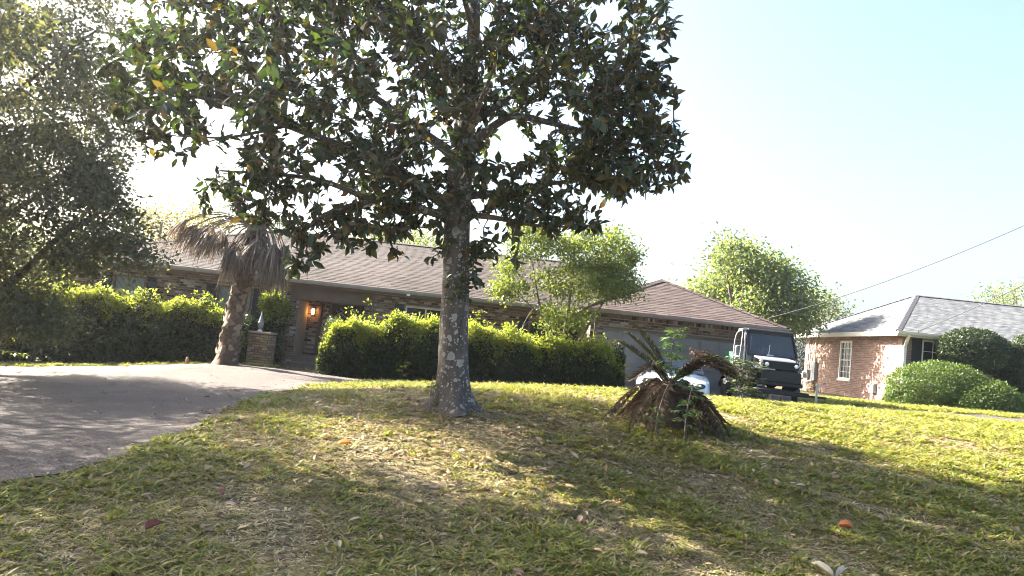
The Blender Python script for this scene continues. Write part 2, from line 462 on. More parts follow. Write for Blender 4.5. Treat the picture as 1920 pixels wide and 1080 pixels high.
def sdf(x, y, poly=DRV):
    p = np.stack([x, y], -1)
    d = np.full(x.shape, 1e9); inside = np.zeros(x.shape, bool)
    for i in range(len(poly)):
        a = poly[i]; b = poly[(i + 1) % len(poly)]
        e = b - a; wv_ = p - a
        t = np.clip((wv_ @ e) / (e @ e), 0, 1)
        d = np.minimum(d, ((wv_ - t[..., None] * e) ** 2).sum(-1))
        cnd = ((a[1] > p[..., 1]) != (b[1] > p[..., 1]))
        xi = a[0] + (p[..., 1] - a[1]) / (b[1] - a[1] + 1e-12) * (b[0] - a[0])
        inside ^= cnd & (p[..., 0] < xi)
    wob = .05 * np.sin(p[..., 0] * 5 + p[..., 1] * 3) + .03 * np.sin(p[..., 1] * 11 - p[..., 0] * 4)
    return np.where(inside, 1, -1) * np.sqrt(d) + wob


gx = np.concatenate([[-300, -180, -120, -70, -45], np.arange(-34, -16, 1.0), np.arange(-16, 21, .2), np.arange(21, 38, 1.0), [45, 70, 120, 180, 300]])
gy = np.concatenate([[-60, -30, -14, -8, -5, -2, 0, 1], np.arange(2, 24, .2), np.arange(24, 49, 1.0), [55, 70, 100, 160, 240, 400]])
GX, GY = np.meshgrid(gx, gy)
GZ = H(GX, GY)
ins = np.clip(sdf(GX, GY) / .5, 0, 1)
GZ = GZ - .05 * ins                                   # the drive lies a little lower than the turf
nx, ny = len(gx), len(gy)
idx = np.arange(nx * ny).reshape(ny, nx)
Q = np.stack([idx[:-1, :-1], idx[:-1, 1:], idx[1:, 1:], idx[1:, :-1]], -1).reshape(-1, 4)
g = mesh_np('ground', np.stack([GX, GY, GZ], -1).reshape(-1, 3), Q, SOIL, smooth=True)
tag(g, kind='structure')
# driveway sheet: grid triangles clipped to the outline
dxs = np.arange(-17, 31, .22); dys = np.arange(1.2, 21.6, .22)
DX, DY = np.meshgrid(dxs, dys)
DS = sdf(DX, DY)
DZ = H(DX, DY) - .05 * np.clip(DS / .5, 0, 1) + .02 * (DS > -.2)
V = []; F = []; cache = {}


def dv(key, p):
    if key not in cache:
        cache[key] = len(V); V.append(p)
    return cache[key]


for j in range(len(dys) - 1):
    for i in range(len(dxs) - 1):
        if DS[j:j + 2, i:i + 2].max() <= 0: continue
        for tri in (((j, i), (j, i + 1), (j + 1, i + 1)), ((j, i), (j + 1, i + 1), (j + 1, i))):
            poly = []
            for a in range(3):
                A_, B_ = tri[a], tri[(a + 1) % 3]
                sa, sb = DS[A_], DS[B_]
                if sa > 0: poly.append(dv(A_, (DX[A_], DY[A_], DZ[A_])))
                if (sa > 0) != (sb > 0):
                    t = sa / (sa - sb)
                    pa = np.array((DX[A_], DY[A_], DZ[A_])); pb = np.array((DX[B_], DY[B_], DZ[B_]))
                    poly.append(dv((min(A_, B_), max(A_, B_)), tuple(pa + (pb - pa) * t)))
            if len(poly) >= 3: F.append(poly)
me = bpy.data.meshes.new('driveway'); me.from_pydata(V, [], F); me.update()
me.polygons.foreach_set('use_smooth', [True] * len(me.polygons))
tag(link('driveway', me, DRIVE), kind='structure')

# ------------------------------------------------------------------ leaves, twigs and trees
LEAF_BIG = (np.array([(0, 0, 0), (-.36, .22, .06), (.36, .22, .06), (0, .35, -.01), (-.46, .58, .05), (.46, .58, .05), (0, .7, -.03), (0, 1, -.12)]),
            np.array([(0, 3, 1), (0, 2, 3), (1, 3, 4), (2, 5, 3), (3, 6, 4), (3, 5, 6), (4, 6, 7), (5, 7, 6)]))
LEAF = (np.array([(0, 0, 0), (-.5, .45, .08), (.5, .45, .08), (0, 1, -.06)]), np.array([(0, 3, 1), (0, 2, 3)]))


def unit(v): return v / (np.linalg.norm(v, axis=-1, keepdims=True) + 1e-9)


def leaf_verts(tpl, pos, d, n, Ln, Wd):
    T, tr = tpl
    d = unit(d); s = unit(np.cross(d, n)); n = np.cross(s, d)
    Ln = np.asarray(Ln)[:, None, None]; Wd = np.asarray(Wd)[:, None, None]
    V = pos[:, None] + T[None, :, :1] * Wd * s[:, None] + T[None, :, 1:2] * Ln * d[:, None] + T[None, :, 2:] * Ln * n[:, None]
    k_ = len(T)
    return V.reshape(-1, 3), (tr[None] + (np.arange(len(pos)) * k_)[:, None, None]).reshape(-1, 3)


def leaves(name, tpl, pos, d, n, Ln, Wd, mat, parent=None, local=False, kind='stuff'):
    V, T = leaf_verts(tpl, pos, d, n, Ln, Wd)
    o = mesh_np(name, V, T, mat, parent, local)
    if kind: o['kind'] = kind
    return o


def rdir(n): return unit(rng.normal(size=(n, 3)))


def in_ell(n, c, r, shell=.0):
    d = rdir(n); u = rng.random(n) ** (1 / 3)
    u = shell + (1 - shell) * u
    return np.array(c) + d * u[:, None] * np.array(r)


def trunk_mesh(name, pts, rad, mat, parent, n=18, flare=0, seed=0, sub=8, lump=.06, k=None):
    pts = np.array(pts, float); rad = np.array(rad, float)
    t = np.linspace(0, len(pts) - 1, (len(pts) - 1) * sub + 1)
    ii = np.arange(len(pts))
    P = np.stack([np.interp(t, ii, pts[:, a]) for a in range(3)], 1)
    for _ in range(3): P[1:-1] = (P[:-2] + 2 * P[1:-1] + P[2:]) / 4
    R = np.interp(t, ii, rad)
    mb = MB(); ref = None; Vv = []
    zz = 0
    for i in range(len(P)):
        d = unit(P[min(i + 1, len(P) - 1)] - P[max(i - 1, 0)])
        if ref is None: ref = unit(np.cross(d, (0, 1, .01)))
        ref = unit(ref - d * (ref @ d)); b = np.cross(d, ref)
        if i: zz += np.linalg.norm(P[i] - P[i - 1])
        for q in range(n):
            a = 2 * PI * q / n
            fl = flare * math.exp(-zz / .16) * (1 + .5 * math.sin(a * 4 + seed) + .25 * math.sin(a * 7 + 1))
            lm = 1 + lump * (math.sin(a * 3 + zz * 2 + seed) * .6 + math.sin(a * 5 - zz * 5) * .4)
            Vv.append(P[i] + (ref * math.cos(a) + b * math.sin(a)) * (R[i] * lm + fl))
    F = [(i * n + q, i * n + (q + 1) % n, (i + 1) * n + (q + 1) % n, (i + 1) * n + q) for i in range(len(P) - 1) for q in range(n)]
    mb.add(Vv, F)
    return mb.build(name, mat, parent, smooth=True)


def grow_twigs(limbs, tips, r0=.012, sag=.04):
    """join every tip to the nearest wood already there; returns twig polylines and each tip's direction"""
    nodes = [p for l in limbs for p in l]
    nodes = list(np.array(nodes, float))
    dist = np.min(np.linalg.norm(tips[:, None] - np.array(nodes)[None], axis=-1), 1)
    order = np.argsort(dist)
    cap = len(nodes) + 3 * len(tips)
    arr = np.zeros((cap, 3)); arr[:len(nodes)] = nodes; m = len(nodes)
    lines = []; dirs = np.zeros_like(tips)
    for i in order:
        t = tips[i]
        dd = np.linalg.norm(arr[:m] - t, axis=1)
        j = int(np.argmin(dd)); a = arr[j].copy()
        mid = a * .5 + t * .5 + rng.normal(size=3) * .06 * dd[j]; mid[2] += sag * dd[j] * rng.normal()
        lines.append((a, mid, t)); dirs[i] = unit(t - mid)
        arr[m] = a * .3 + mid * .7; arr[m + 1] = mid * .4 + t * .6; arr[m + 2] = t; m += 3
    return lines, dirs


def twig_mesh(name, lines, mat, parent, r0=.012, r1=.004, n=4):
    mb = MB()
    for (a, mi, t) in lines: mb.tube([a, mi, t], [r0, (r0 + r1) / 2, r1], n, False)
    o = mb.build(name, mat, parent)
    o['kind'] = 'stuff'
    return o


def smooth_line(pts, sub=6):
    pts = np.array(pts, float); ii = np.arange(len(pts)); t = np.linspace(0, len(pts) - 1, (len(pts) - 1) * sub + 1)
    P = np.stack([np.interp(t, ii, pts[:, a]) for a in range(3)], 1)
    for _ in range(4): P[1:-1] = (P[:-2] + 2 * P[1:-1] + P[2:]) / 4
    return P


def leafy_tree(name, label, cat, base, trunk, limbs, ells, n_tips, per_tip, spread, Ln, asp, mat, bark=BARK, tw=.01, gap=.0, group=None, up=.3, flat=.7):
    """a tree whose small leaves hang in clumps round the ends of its twigs"""
    root = thing(name, label, cat, base, 0, group)
    tp, tr = trunk
    trunk_mesh('trunk', tp, tr, bark, root, 12, tr[0] * .4, rng.random() * 6)
    LL = []
    for l, r0, r1 in limbs:
        P = smooth_line(l); LL.append(P)
        mb = MB(); mb.tube(P, list(np.linspace(r0, r1, len(P))), 7); mb.build('limb', bark, root, smooth=True)
    wts = np.array([e[2] for e in ells], float); wts /= wts.sum()
    cnt = rng.multinomial(n_tips, wts)
    tips = np.concatenate([in_ell(c_, e[0], e[1], .3) for c_, e in zip(cnt, ells)])
    if gap:
        f = np.sin(tips[:, 0] * gap + 1) * np.sin(tips[:, 1] * gap * .9 + 2) * np.sin(tips[:, 2] * gap * 1.1)
        tips = tips[f > -.35]
    lines, dirs = grow_twigs(LL, tips)
    twig_mesh('twigs', lines, bark, root, tw, tw * .35, 3)
    n = len(tips) * per_tip
    idx_ = np.repeat(np.arange(len(tips)), per_tip)
    off = rng.normal(size=(n, 3)) * spread * np.array([1, 1, flat]) * rng.choice([.6, 1, 1.3], (n, 1))
    pos = tips[idx_] + off
    d = unit(unit(off) * .8 + rdir(n) * .9 + np.array([0, 0, -.15])); nn = unit(rdir(n) + np.array([-.2, .1, up * 2]))
    L_ = Ln * rng.uniform(.65, 1.25, n)
    leaves('crown', LEAF, pos, d, nn, L_, L_ * asp, mat, root)
    return root


# ------------------------------------------------------------------ magnolia in the middle of the lawn
mb_ = at(850, 768, 9.5); mb_[2] = h1(mb_[0], mb_[1]) - .04
mag = thing('magnolia_tree', 'big magnolia with lichen-spotted trunk and large dark glossy leaves on the lawn', 'tree', tuple(mb_))
tpts = [mb_, at(850, 700, 9.5), at(851, 620, 9.5), at(854, 520, 9.5), at(857, 420, 9.5), at(862, 330, 9.5), at(868, 260, 9.52), at(880, 160, 9.55), at(888, 60, 9.6), at(890, -80, 9.6), at(893, -260, 9.65), at(896, -420, 9.7)]
trunk_mesh('trunk', tpts, [.19, .188, .182, .172, .165, .16, .135, .105, .085, .065, .04, .015], BARK_M, mag, 32, .2, 1.0, 10, .045)
A = at
limb_px = [
    ([(852, 395, 9.5), (790, 350, 9.4), (720, 312, 9.2), (640, 275, 9.0), (540, 235, 8.8), (430, 195, 8.6), (320, 170, 8.5)], .085, .018),
    ([(866, 300, 9.5), (800, 255, 9.6), (735, 205, 9.8), (670, 160, 10.0), (590, 110, 10.2), (490, 60, 10.4)], .075, .015),
    ([(853, 410, 9.5), (775, 388, 9.3), (700, 376, 9.1), (620, 395, 8.95), (570, 430, 8.9), (560, 480, 8.85)], .06, .01),
    ([(700, 376, 9.1), (600, 335, 9.1), (500, 325, 9.0), (410, 320, 8.9)], .04, .01),
    ([(868, 285, 9.5), (915, 243, 9.4), (960, 214, 9.3), (1015, 226, 9.2), (1090, 245, 9.1), (1180, 270, 9.0), (1262, 285, 8.95)], .065, .01),
    ([(872, 240, 9.5), (930, 200, 9.7), (1000, 150, 9.9), (1100, 110, 10.0), (1215, 60, 10.1)], .055, .01),
    ([(858, 370, 9.5), (930, 362, 9.7), (1020, 345, 9.9), (1120, 335, 10.0), (1210, 335, 10.0)], .055, .01),
    ([(856, 400, 9.5), (930, 408, 9.3), (1010, 425, 9.1), (1090, 425, 9.0)], .045, .008),
    ([(866, 300, 9.5), (880, 250, 8.9), (900, 190, 8.3), (930, 120, 7.8)], .06, .012),
    ([(866, 280, 9.5), (830, 220, 10.2), (790, 150, 11.0), (760, 90, 11.6)], .06, .012),
    ([(880, 160, 9.55), (800, 80, 9.3), (700, 0, 9.1), (590, -60, 8.9), (450, -90, 8.8)], .055, .01),
    ([(884, 110, 9.55), (980, 40, 9.4), (1090, -20, 9.2), (1190, -50, 9.1)], .05, .01),
    ([(888, 60, 9.6), (860, -40, 8.9), (840, -120, 8.2)], .045, .01),
    ([(890, -20, 9.6), (930, -120, 10.3), (960, -200, 11)], .045, .01),
    ([(891, -80, 9.6), (780, -190, 9.4), (680, -260, 9.2)], .04, .01),
    ([(892, -120, 9.6), (1000, -220, 9.6), (1080, -300, 9.6)], .04, .01),
    ([(540, 235, 8.8), (430, 260, 8.6), (330, 255, 8.5)], .025, .008),
]
mlimbs = []
for l, r0, r1 in limb_px:
    P = smooth_line([at(*q) for q in l]); mlimbs.append(P)
    mb = MB(); mb.tube(P, list(np.linspace(r0, r1, len(P))), 8); mb.build('limb', BARK_M if r0 > .05 else BARK_T, mag, smooth=True)
mag_ell = [  # centre, radii, weight
    (at(1040, 200, 9.4), (1.55, 1.3, 1.15), 260), (at(1080, 90, 9.6), (1.25, 1.2, .8), 140), (at(1170, 290, 9.3), (.85, .9, .55), 120),
    (at(860, 60, 9.5), (1.6, 1.7, 1.1), 210), (at(640, 150, 9.3), (1.5, 1.5, 1.1), 220), (at(430, 150, 8.8), (1.35, 1.2, 1.0), 170),
    (at(300, 180, 8.6), (.75, .8, .65), 60), (at(360, 60, 8.8), (.9, .9, .6), 60), (at(1215, 20, 9.6), (.45, .6, .45), 26), (at(690, 415, 9.2), (.7, .5, .25), 34), (at(1030, 395, 9.2), (.7, .5, .26), 34), (at(1190, 200, 9.3), (.6, .8, .7), 85), (at(650, 20, 9.3), (1.3, 1.2, .6), 70), (at(640, 330, 9.1), (1.25, .9, .5), 110), (at(800, 335, 9.3), (1.0, 1.0, .5), 80), (at(960, 340, 9.5), (1.0, 1.0, .5), 75),
    (at(470, 370, 8.9), (.6, .5, .33), 32), (at(590, 440, 8.9), (.42, .35, .22), 16), (at(560, 490, 8.85), (.22, .2, .18), 8), (at(660, 440, 9), (.5, .4, .2), 16),
    (at(790, 450, 9.2), (.4, .4, .3), 15), (at(940, 465, 9.3), (.38, .4, .3), 13), (at(1060, 412, 9.0), (.5, .4, .2), 20), (at(895, 510, 9.3), (.12, .15, .18), 5),
    (at(850, -160, 9.5), (2.6, 2.3, 1.3), 300), (at(880, -330, 9.6), (1.6, 1.6, .9), 120), (at(500, -40, 9.0), (1.5, 1.4, .8), 170), (at(1150, 330, 9.9), (.7, .7, .35), 30),
    (at(420, 165, 7.7), (1.0, .8, .85), 50), (at(640, 70, 7.8), (1.2, .8, .8), 60), ((-2.6, 9.9, 6.9), (2.1, 1.7, 1.3), 220), (at(1000, 200, 10.6), (1.6, .6, 1.0), 50), (at(700, 200, 7.9), (1.2, .5, .8), 40),
]
tips = np.concatenate([in_ell(int(n_ * .98), c_, r_, .2) for c_, r_, n_ in mag_ell])
gaps = [(at(955, 268, 9.4), .36), (at(815, 235, 9.5), .24), (at(940, 175, 9.4), .14), (at(590, 292, 9.0), .2), (at(560, 75, 9.4), .16)]
keep = np.ones(len(tips), bool)
for gc, gr in gaps: keep &= np.hypot(tips[:, 0] - gc[0], tips[:, 2] - gc[2]) > gr * rng.uniform(.8, 1.15, len(tips))
tips = tips[keep]
lines, dirs = grow_twigs(mlimbs, tips)
twig_mesh('twigs', lines, BARK_T, mag, .011, .005, 4)
per = 11
n = len(tips) * per
ii = np.repeat(np.arange(len(tips)), per)
ax = unit(dirs[ii] + np.array([0, 0, .25]))
back = rng.random(n) ** 1.5 * .28
pos = tips[ii] - dirs[ii] * back[:, None] + rng.normal(size=(n, 3)) * .015
d = unit(ax * rng.uniform(.05, .9, (n, 1)) + rdir(n) * .85 + np.array([0, 0, -.22]))
nn = unit(ax * .7 + rdir(n) * .6 + np.array([0, 0, .35]))
Ln = rng.uniform(.075, .185, n); Wd = Ln * rng.uniform(.36, .56, n)
near = np.argsort(np.linalg.norm(pos - CAM, axis=1) + np.where((pos[:, 2] > 1.9) & (pos[:, 2] < 5.4) & (np.abs(pos[:, 0]) < 6), 0, 50))
sel = near[:300]; rest = near[300:]
leaves('leaves', LEAF_BIG, pos[rest], d[rest], nn[rest], Ln[rest], Wd[rest], MAG, mag)
for i in sel:
    V, T = leaf_verts(LEAF_BIG, np.zeros((1, 3)), d[i:i + 1], nn[i:i + 1], Ln[i:i + 1], Wd[i:i + 1])
    o = mesh_np('leaf', V, T, MAG, mag)
    o.location = pos[i]
# shoot growing out of the trunk
sp = at(862, 545, 9.32)
q = sp + rng.normal(size=(34, 3)) * np.array([.08, .06, .1])
leaves('trunk_shoot', LEAF_BIG, q, rdir(34) + np.array([0, -.5, -.2]), rdir(34) + np.array([0, -.6, .6]), rng.uniform(.08, .13, 34), rng.uniform(.04, .06, 34), HEDGE, mag)

# ------------------------------------------------------------------ oak at the left
ob = np.array([-10.4, 14.2, 0]); ob[2] = h1(ob[0], ob[1]) - .05
leafy_tree('oak_tree', 'tall small-leaved oak leaning over the driveway at the left edge', 'tree', tuple(ob),
           ([ob, (-10.2, 14.2, .8), (-10.3, 14.2, 1.8), (-10.4, 14.1, 3.0), (-10.3, 14, 4.5), (-10.2, 14, 6.2), (-10.1, 14, 7.6)], [.24, .22, .19, .15, .12, .08, .03]),
           [([(-10.2, 14.2, .9), (-9.5, 14.0, 1.2), (-8.9, 13.8, 1.8), (-8.3, 13.6, 2.4), (-7.7, 13.5, 2.8)], .1, .03),
            ([(-10.35, 14.1, 2.2), (-9.2, 14, 3.0), (-8.2, 13.8, 3.8), (-7.6, 13.6, 4.3)], .06, .02),
            ([(-10.4, 14.1, 3.0), (-10.9, 14.2, 4.2), (-11.4, 14.2, 5)], .06, .02), ([(-10.3, 14, 4.5), (-9.1, 13.6, 5.4), (-7.9, 13.2, 6.2)], .05, .015),
            ([(-10.3, 14, 4.2), (-10, 13, 5), (-9.6, 12, 5.6)], .05, .015), ([(-10.3, 14, 4.0), (-9.5, 15, 4.8), (-8.6, 16, 5.2)], .05, .015),
            ([(-10.38, 14.1, 2.4), (-9.9, 13.2, 2.7), (-9.8, 12.4, 2.6)], .05, .015)],
           [(at(60, 190, 14), (1.9, 1.9, 1.5), 110), (at(150, 120, 13.6), (.8, 1.2, .8), 26), (at(90, 20, 14), (1.3, 1.8, 1.1), 60), (at(110, 410, 13.8), (1.25, 1.4, .85), 62), (at(-150, 280, 14.2), (2.0, 2.0, 2.2), 120),
            (at(190, 470, 13.6), (.6, .7, .4), 15), (at(0, 470, 13.8), (1.2, 1.2, .8), 50), (at(60, 310, 13.9), (1.2, 1.3, .6), 40), (at(0, -150, 14), (2.0, 2.0, 1.4), 70), (at(20, 570, 13.4), (.6, .8, .3), 14), (at(200, 330, 13.8), (.45, .7, .4), 12), (at(250, 460, 13.6), (.6, .6, .35), 12), (at(60, 600, 13.2), (.7, .6, .3), 14)],
           900, 90, .17, .1, .52, OAKL, BARK, .01, 1.7)

# a second oak stands left of the frame; only its shade reaches the picture
o2 = np.array([-14.2, 11.6, 0]); o2[2] = h1(o2[0], o2[1]) - .05
leafy_tree('oak_tree', 'spreading oak beside the driveway just beyond the left frame edge', 'tree', tuple(o2),
           ([o2, o2 + (0, 0, 1.5), o2 + (.2, .1, 3.2), o2 + (.4, .1, 5.0), o2 + (.5, .2, 7)], [.26, .22, .19, .12, .04]),
           [([o2 + (.1, 0, 2.2), o2 + (1.2, .2, 3.4), o2 + (2.6, .4, 4.3)], .08, .02), ([o2 + (.2, 0, 3.0), o2 + (-.8, 1.2, 4.4), o2 + (-1.2, 2.0, 5.2)], .08, .02), ([o2 + (.2, 0, 3.2), o2 + (.6, -1.2, 4.4), o2 + (1, -2.0, 5.0)], .08, .02)],
           [(o2 + (1.2, .2, 4.6), (2.7, 3.3, 1.4), 1.0), (o2 + (.4, .2, 6.4), (2.2, 3.0, 1.3), .7), (o2 + (-1.2, 0, 4.8), (1.6, 2.6, 1.3), .4), (o2 + (1.6, -1.5, 3.4), (1.4, 1.8, .8), .3)],
           620, 95, .26, .1, .52, OAKL, BARK, .01, 1.9, None)
o3 = np.array([-10.9, 7.6, 0]); o3[2] = h1(o3[0], o3[1]) - .05
leafy_tree('oak_tree', 'slender oak at the driveway edge nearest the camera, outside the frame', 'tree', tuple(o3),
           ([o3, o3 + (0, 0, 1.8), o3 + (.3, 0, 3.6), o3 + (.6, 0, 5.6)], [.17, .15, .11, .04]),
           [([o3 + (.1, 0, 2.6), o3 + (.8, .2, 3.8), o3 + (1.7, .3, 4.8)], .06, .02), ([o3 + (.8, .2, 3.8), o3 + (2.2, .4, 4.8), o3 + (3.4, .5, 5.3)], .045, .015), ([o3 + (.2, 0, 3.2), o3 + (-.3, .8, 4.4), o3 + (0, 1.3, 5.0)], .05, .02)],
           [(o3 + (1.0, .1, 5.1), (1.9, 1.7, 1.1), 1.0), (o3 + (.6, 0, 6.4), (1.4, 1.4, .8), .4), (o3 + (3.3, .5, 5.3), (1.3, 1.2, .7), .5), (o3 + (3.75, .9, 4.8), (1.1, 1.0, .6), .45)], 460, 80, .22, .1, .52, OAKL, BARK, .01, 1.9, None)

# ------------------------------------------------------------------ far trees behind the houses
def far_tree(label, px, py_c, dist, rad, N, mat, name='tree', base_px=None, group='trees behind the houses', extra=()):
    c = at(px, py_c, dist)
    b = np.array([c[0], c[1], h1(c[0], c[1]) - .1])
    ells = [(c, rad, 1.0)] + [(at(*e[:3]), e[3], e[4]) for e in extra]
    top = c + np.array([0, 0, rad[2] * .6])
    limbs = []
    for a in range(6):
        an = a * 1.05 + rng.random()
        limbs.append(([b + (c - b) * .55, b * .25 + c * .75 + np.array([math.cos(an), math.sin(an), 0]) * rad[0] * .3, c + np.array([math.cos(an) * rad[0] * .6, math.sin(an) * rad[1] * .6, rng.normal() * rad[2] * .3])], .12, .03))
    return leafy_tree(name, label, 'tree', tuple(b), ([b, b * .5 + c * .5, top], [.25, .17, .05]), limbs, ells, N, 60, .38, .16, .55, mat, BARK, .02, .9, group)


far_tree('broad pale green tree rising behind the garage roof', 1395, 535, 31, (1.75, 1.7, 1.6), 430, FARL,
         extra=[(1365, 568, 33.8, (1.3, 1.8, 1.4), .9), (1468, 560, 31, (1.25, 1.4, 1.15), .6), (1330, 560, 33, (1.0, 1.2, .8), .3), (1375, 485, 31, (.85, 1.0, .75), .3), (1440, 505, 31, (.75, .9, .55), .2), (1490, 600, 31, (.8, .9, .5), .2)])
far_tree('thin sparse tree with airy twigs between garage and neighbouring house', 1535, 585, 40, (1.3, 1.2, .9), 34, FARL, extra=[(1530, 545, 40, (.7, .7, .4), .12)])
far_tree('yellowish tree just behind the palm and the left roof end', 300, 440, 36, (1.5, 1.5, 1.2), 120, FARY, extra=[(370, 420, 36, (1.4, 1.4, .8), .5), (250, 490, 34, (1.1, 1, .8), .4)])
far_tree('leafy treetop peeping over the grey neighbouring roof at right', 1900, 560, 46, (2.0, 2.0, 1.0), 70, FARL, extra=[(1960, 540, 46, (2, 2, 1.2), .6)])
far_tree('green treetop showing above the brown ridge near the magnolia trunk', 800, 470, 40, (3.2, 2.0, .9), 110, FARL, extra=[(700, 452, 40, (1.8, 1.5, .6), .3)])
far_tree('dark leafy tree filling the gap behind the left hedge', 60, 520, 27, (2.6, 2, 1.6), 190, FARL, extra=[(-60, 480, 27, (2.6, 2, 2), 1.0), (150, 500, 27, (1.2, 1.2, .9), .3)])

# ------------------------------------------------------------------ bright young tree before the house
mbse = np.array([1.45, 19.55, 0]); mbse[2] = h1(mbse[0], mbse[1])
c0 = mbse
leafy_tree('young_tree', 'bright green multi-stemmed tree growing out of the middle hedge', 'tree', tuple(c0),
           ([c0, c0 + (.0, 0, .8), c0 + (.05, 0, 1.8), c0 + (.1, 0, 2.8), c0 + (.1, 0, 3.8)], [.07, .06, .05, .035, .02]),
           [([c0 + (.03, 0, .3), c0 + (-.3, .05, 1.3), c0 + (-.7, 0, 2.3), c0 + (-1.0, -.1, 3.4)], .05, .015), ([c0 + (.03, 0, .4), c0 + (.4, .05, 1.4), c0 + (.9, 0, 2.4), c0 + (1.4, -.1, 3.3)], .05, .015),
            ([c0 + (.02, 0, 1.4), c0 + (-.6, -.2, 2.0), c0 + (-1.3, -.3, 2.5)], .03, .01), ([c0 + (.1, 0, 2.0), c0 + (.9, -.3, 2.6), c0 + (1.6, -.5, 2.7)], .03, .01)],
           [(at(1000, 450, 19.3), (.8, .75, .5), 90), (at(1120, 470, 19.3), (1.05, 1.0, .65), 170), (at(965, 545, 19.2), (.55, .5, .3), 38), (at(1090, 530, 19.2), (1.25, .9, .5), 130), (at(1155, 530, 19.1), (.65, .6, .45), 60),
            (at(1040, 590, 19.4), (.4, .5, .4), 24), (at(950, 500, 19.4), (.35, .4, .25), 14), (at(1090, 600, 19.4), (.35, .4, .3), 18)],
           540, 40, .12, .085, .55, MYRT, BARK, .009)

rng = np.random.default_rng(5)
# ------------------------------------------------------------------ hedges
def lump(x, y, z, s=1.0): return np.sin(x * 3.1 * s + 1.1) * np.sin(y * 2.7 * s + z * 2) * .5 + np.sin(x * 6.7 * s + z * 5.3 * s + y * 3) * .3 + np.sin(z * 4.1 * s - x * 1.9) * .2


def hedge(label, x0, x1, y0, y1, ztop, N, Ln, base=HEDGE, new=NEWG, Nnew=5000, lum=.12, group='leafy hedges along the house', name='hedge'):
    xm = (x0 + x1) / 2; ym = (y0 + y1) / 2
    root = thing(name, label, 'hedge', (xm, ym, h1(xm, ym)), 0, group)
    n = int(N)
    face = rng.choice(4, n, p=[.5, .3, .1, .1])
    a = rng.random(n); b = rng.random(n)
    x = x0 + a * (x1 - x0); dep = rng.exponential(.12, n)
    y = y0 + rng.random(n) * (y1 - y0)
    zb = H(x, y); zt = ztop(x)
    z = zb + (zt - zb) * b
    f = face == 0; y[f] = y0 + dep[f]
    f = face == 1; z[f] = zt[f] - dep[f]
    f = face == 2; x[f] = x0 + dep[f]
    f = face == 3; x[f] = x1 - dep[f]
    # round the top edges off and make the face lumpy
    hh = np.clip((z - zb) / (zt - zb), 0, 1)
    y += np.where(y < ym, 1, -1) * .28 * hh ** 4
    xe = np.minimum(x - x0, x1 - x); z -= .3 * np.exp(-xe / .25) * hh
    lm = lump(x, y, z)
    y -= lum * lm * 1.2 - .3 * (1 - np.abs(np.sin(x * 2.7 + .6 * np.sin(z * 3)))) ** 2; z += lum * .8 * lm * hh
    z += .03
    pos = np.stack([x, y, z], 1)
    out = unit(np.stack([np.where(face == 2, -1, np.where(face == 3, 1, 0)), np.where(face == 0, -1, 0) * 1., np.where(face == 1, 1, .25)], 1))
    d = unit(out * .7 + rdir(n) * .8); nn = unit(out * .5 + rdir(n) * .5 + np.array([0, 0, .8]))
    L_ = Ln * rng.uniform(.6, 1.3, n)
    leaves('foliage', LEAF, pos, d, nn, L_, L_ * .5, base, root)
    # coarser old leaves inside, closing the hedge
    m_ = int(N * .16)
    xi = rng.uniform(x0 + .2, x1 - .2, m_); yi = rng.uniform(y0 + .35, y1 - .1, m_); zi = H(xi, yi) + .02 + rng.random(m_) * np.maximum(ztop(xi) - .3 - H(xi, yi), .1)
    L_ = Ln * rng.uniform(1.6, 2.6, m_)
    leaves('inner_foliage', LEAF, np.stack([xi, yi, zi], 1), rdir(m_), rdir(m_) + np.array([0, -.6, .4]), L_, L_ * .6, base, root)
    # fresh shoots along the top
    m = int(Nnew / 9)
    xs = x0 + rng.random(m) * (x1 - x0); ys = y0 + rng.random(m) ** 2.2 * (y1 - y0)
    zt = ztop(xs)
    zs = zt + rng.normal(size=m) * .07 - rng.exponential(.2, m); shoot = rng.random(m) < .1; zs += np.where(shoot, rng.exponential(.12, m), 0)
    lm = lump(xs, ys, zs); zs += lum * .8 * lm; keepm = (lm > -.3 - .5 * rng.random(m)); ys = np.maximum(ys, y0) - lum * lm * .8 + .1
    zs -= .3 * np.exp(-np.minimum(xs - x0, x1 - xs) / .25)
    P = np.stack([xs, ys, zs], 1)[keepm]
    j = np.repeat(np.arange(len(P)), 9)
    off = rng.normal(size=(len(j), 3)) * np.array([.045, .045, .035])
    d = unit(off * 8 + rdir(len(j)) * .5 + np.array([0, 0, .25])); nn = unit(rdir(len(j)) * .5 + np.array([0, 0, 1.]))
    L_ = Ln * rng.uniform(.6, 1.2, len(j))
    leaves('new_growth', LEAF, P[j] + off, d, nn, L_, L_ * .52, new, root)
    # woody middle
    mb = MB()
    for q in np.arange(x0 + .3, x1 - .25, .22):
        zq = float(ztop(np.array([q]))[0]); yb = ym + rng.normal() * .1
        mb.tube([(q, yb, h1(q, yb) - .02), (q + rng.normal() * .1, yb + rng.normal() * .1, zq * .5), (q + rng.normal() * .15, yb + rng.normal() * .12, zq - .2)], [.022, .016, .008], 5, False)
    mb.build('stems', BARK, root)['kind'] = 'stuff'
    return root


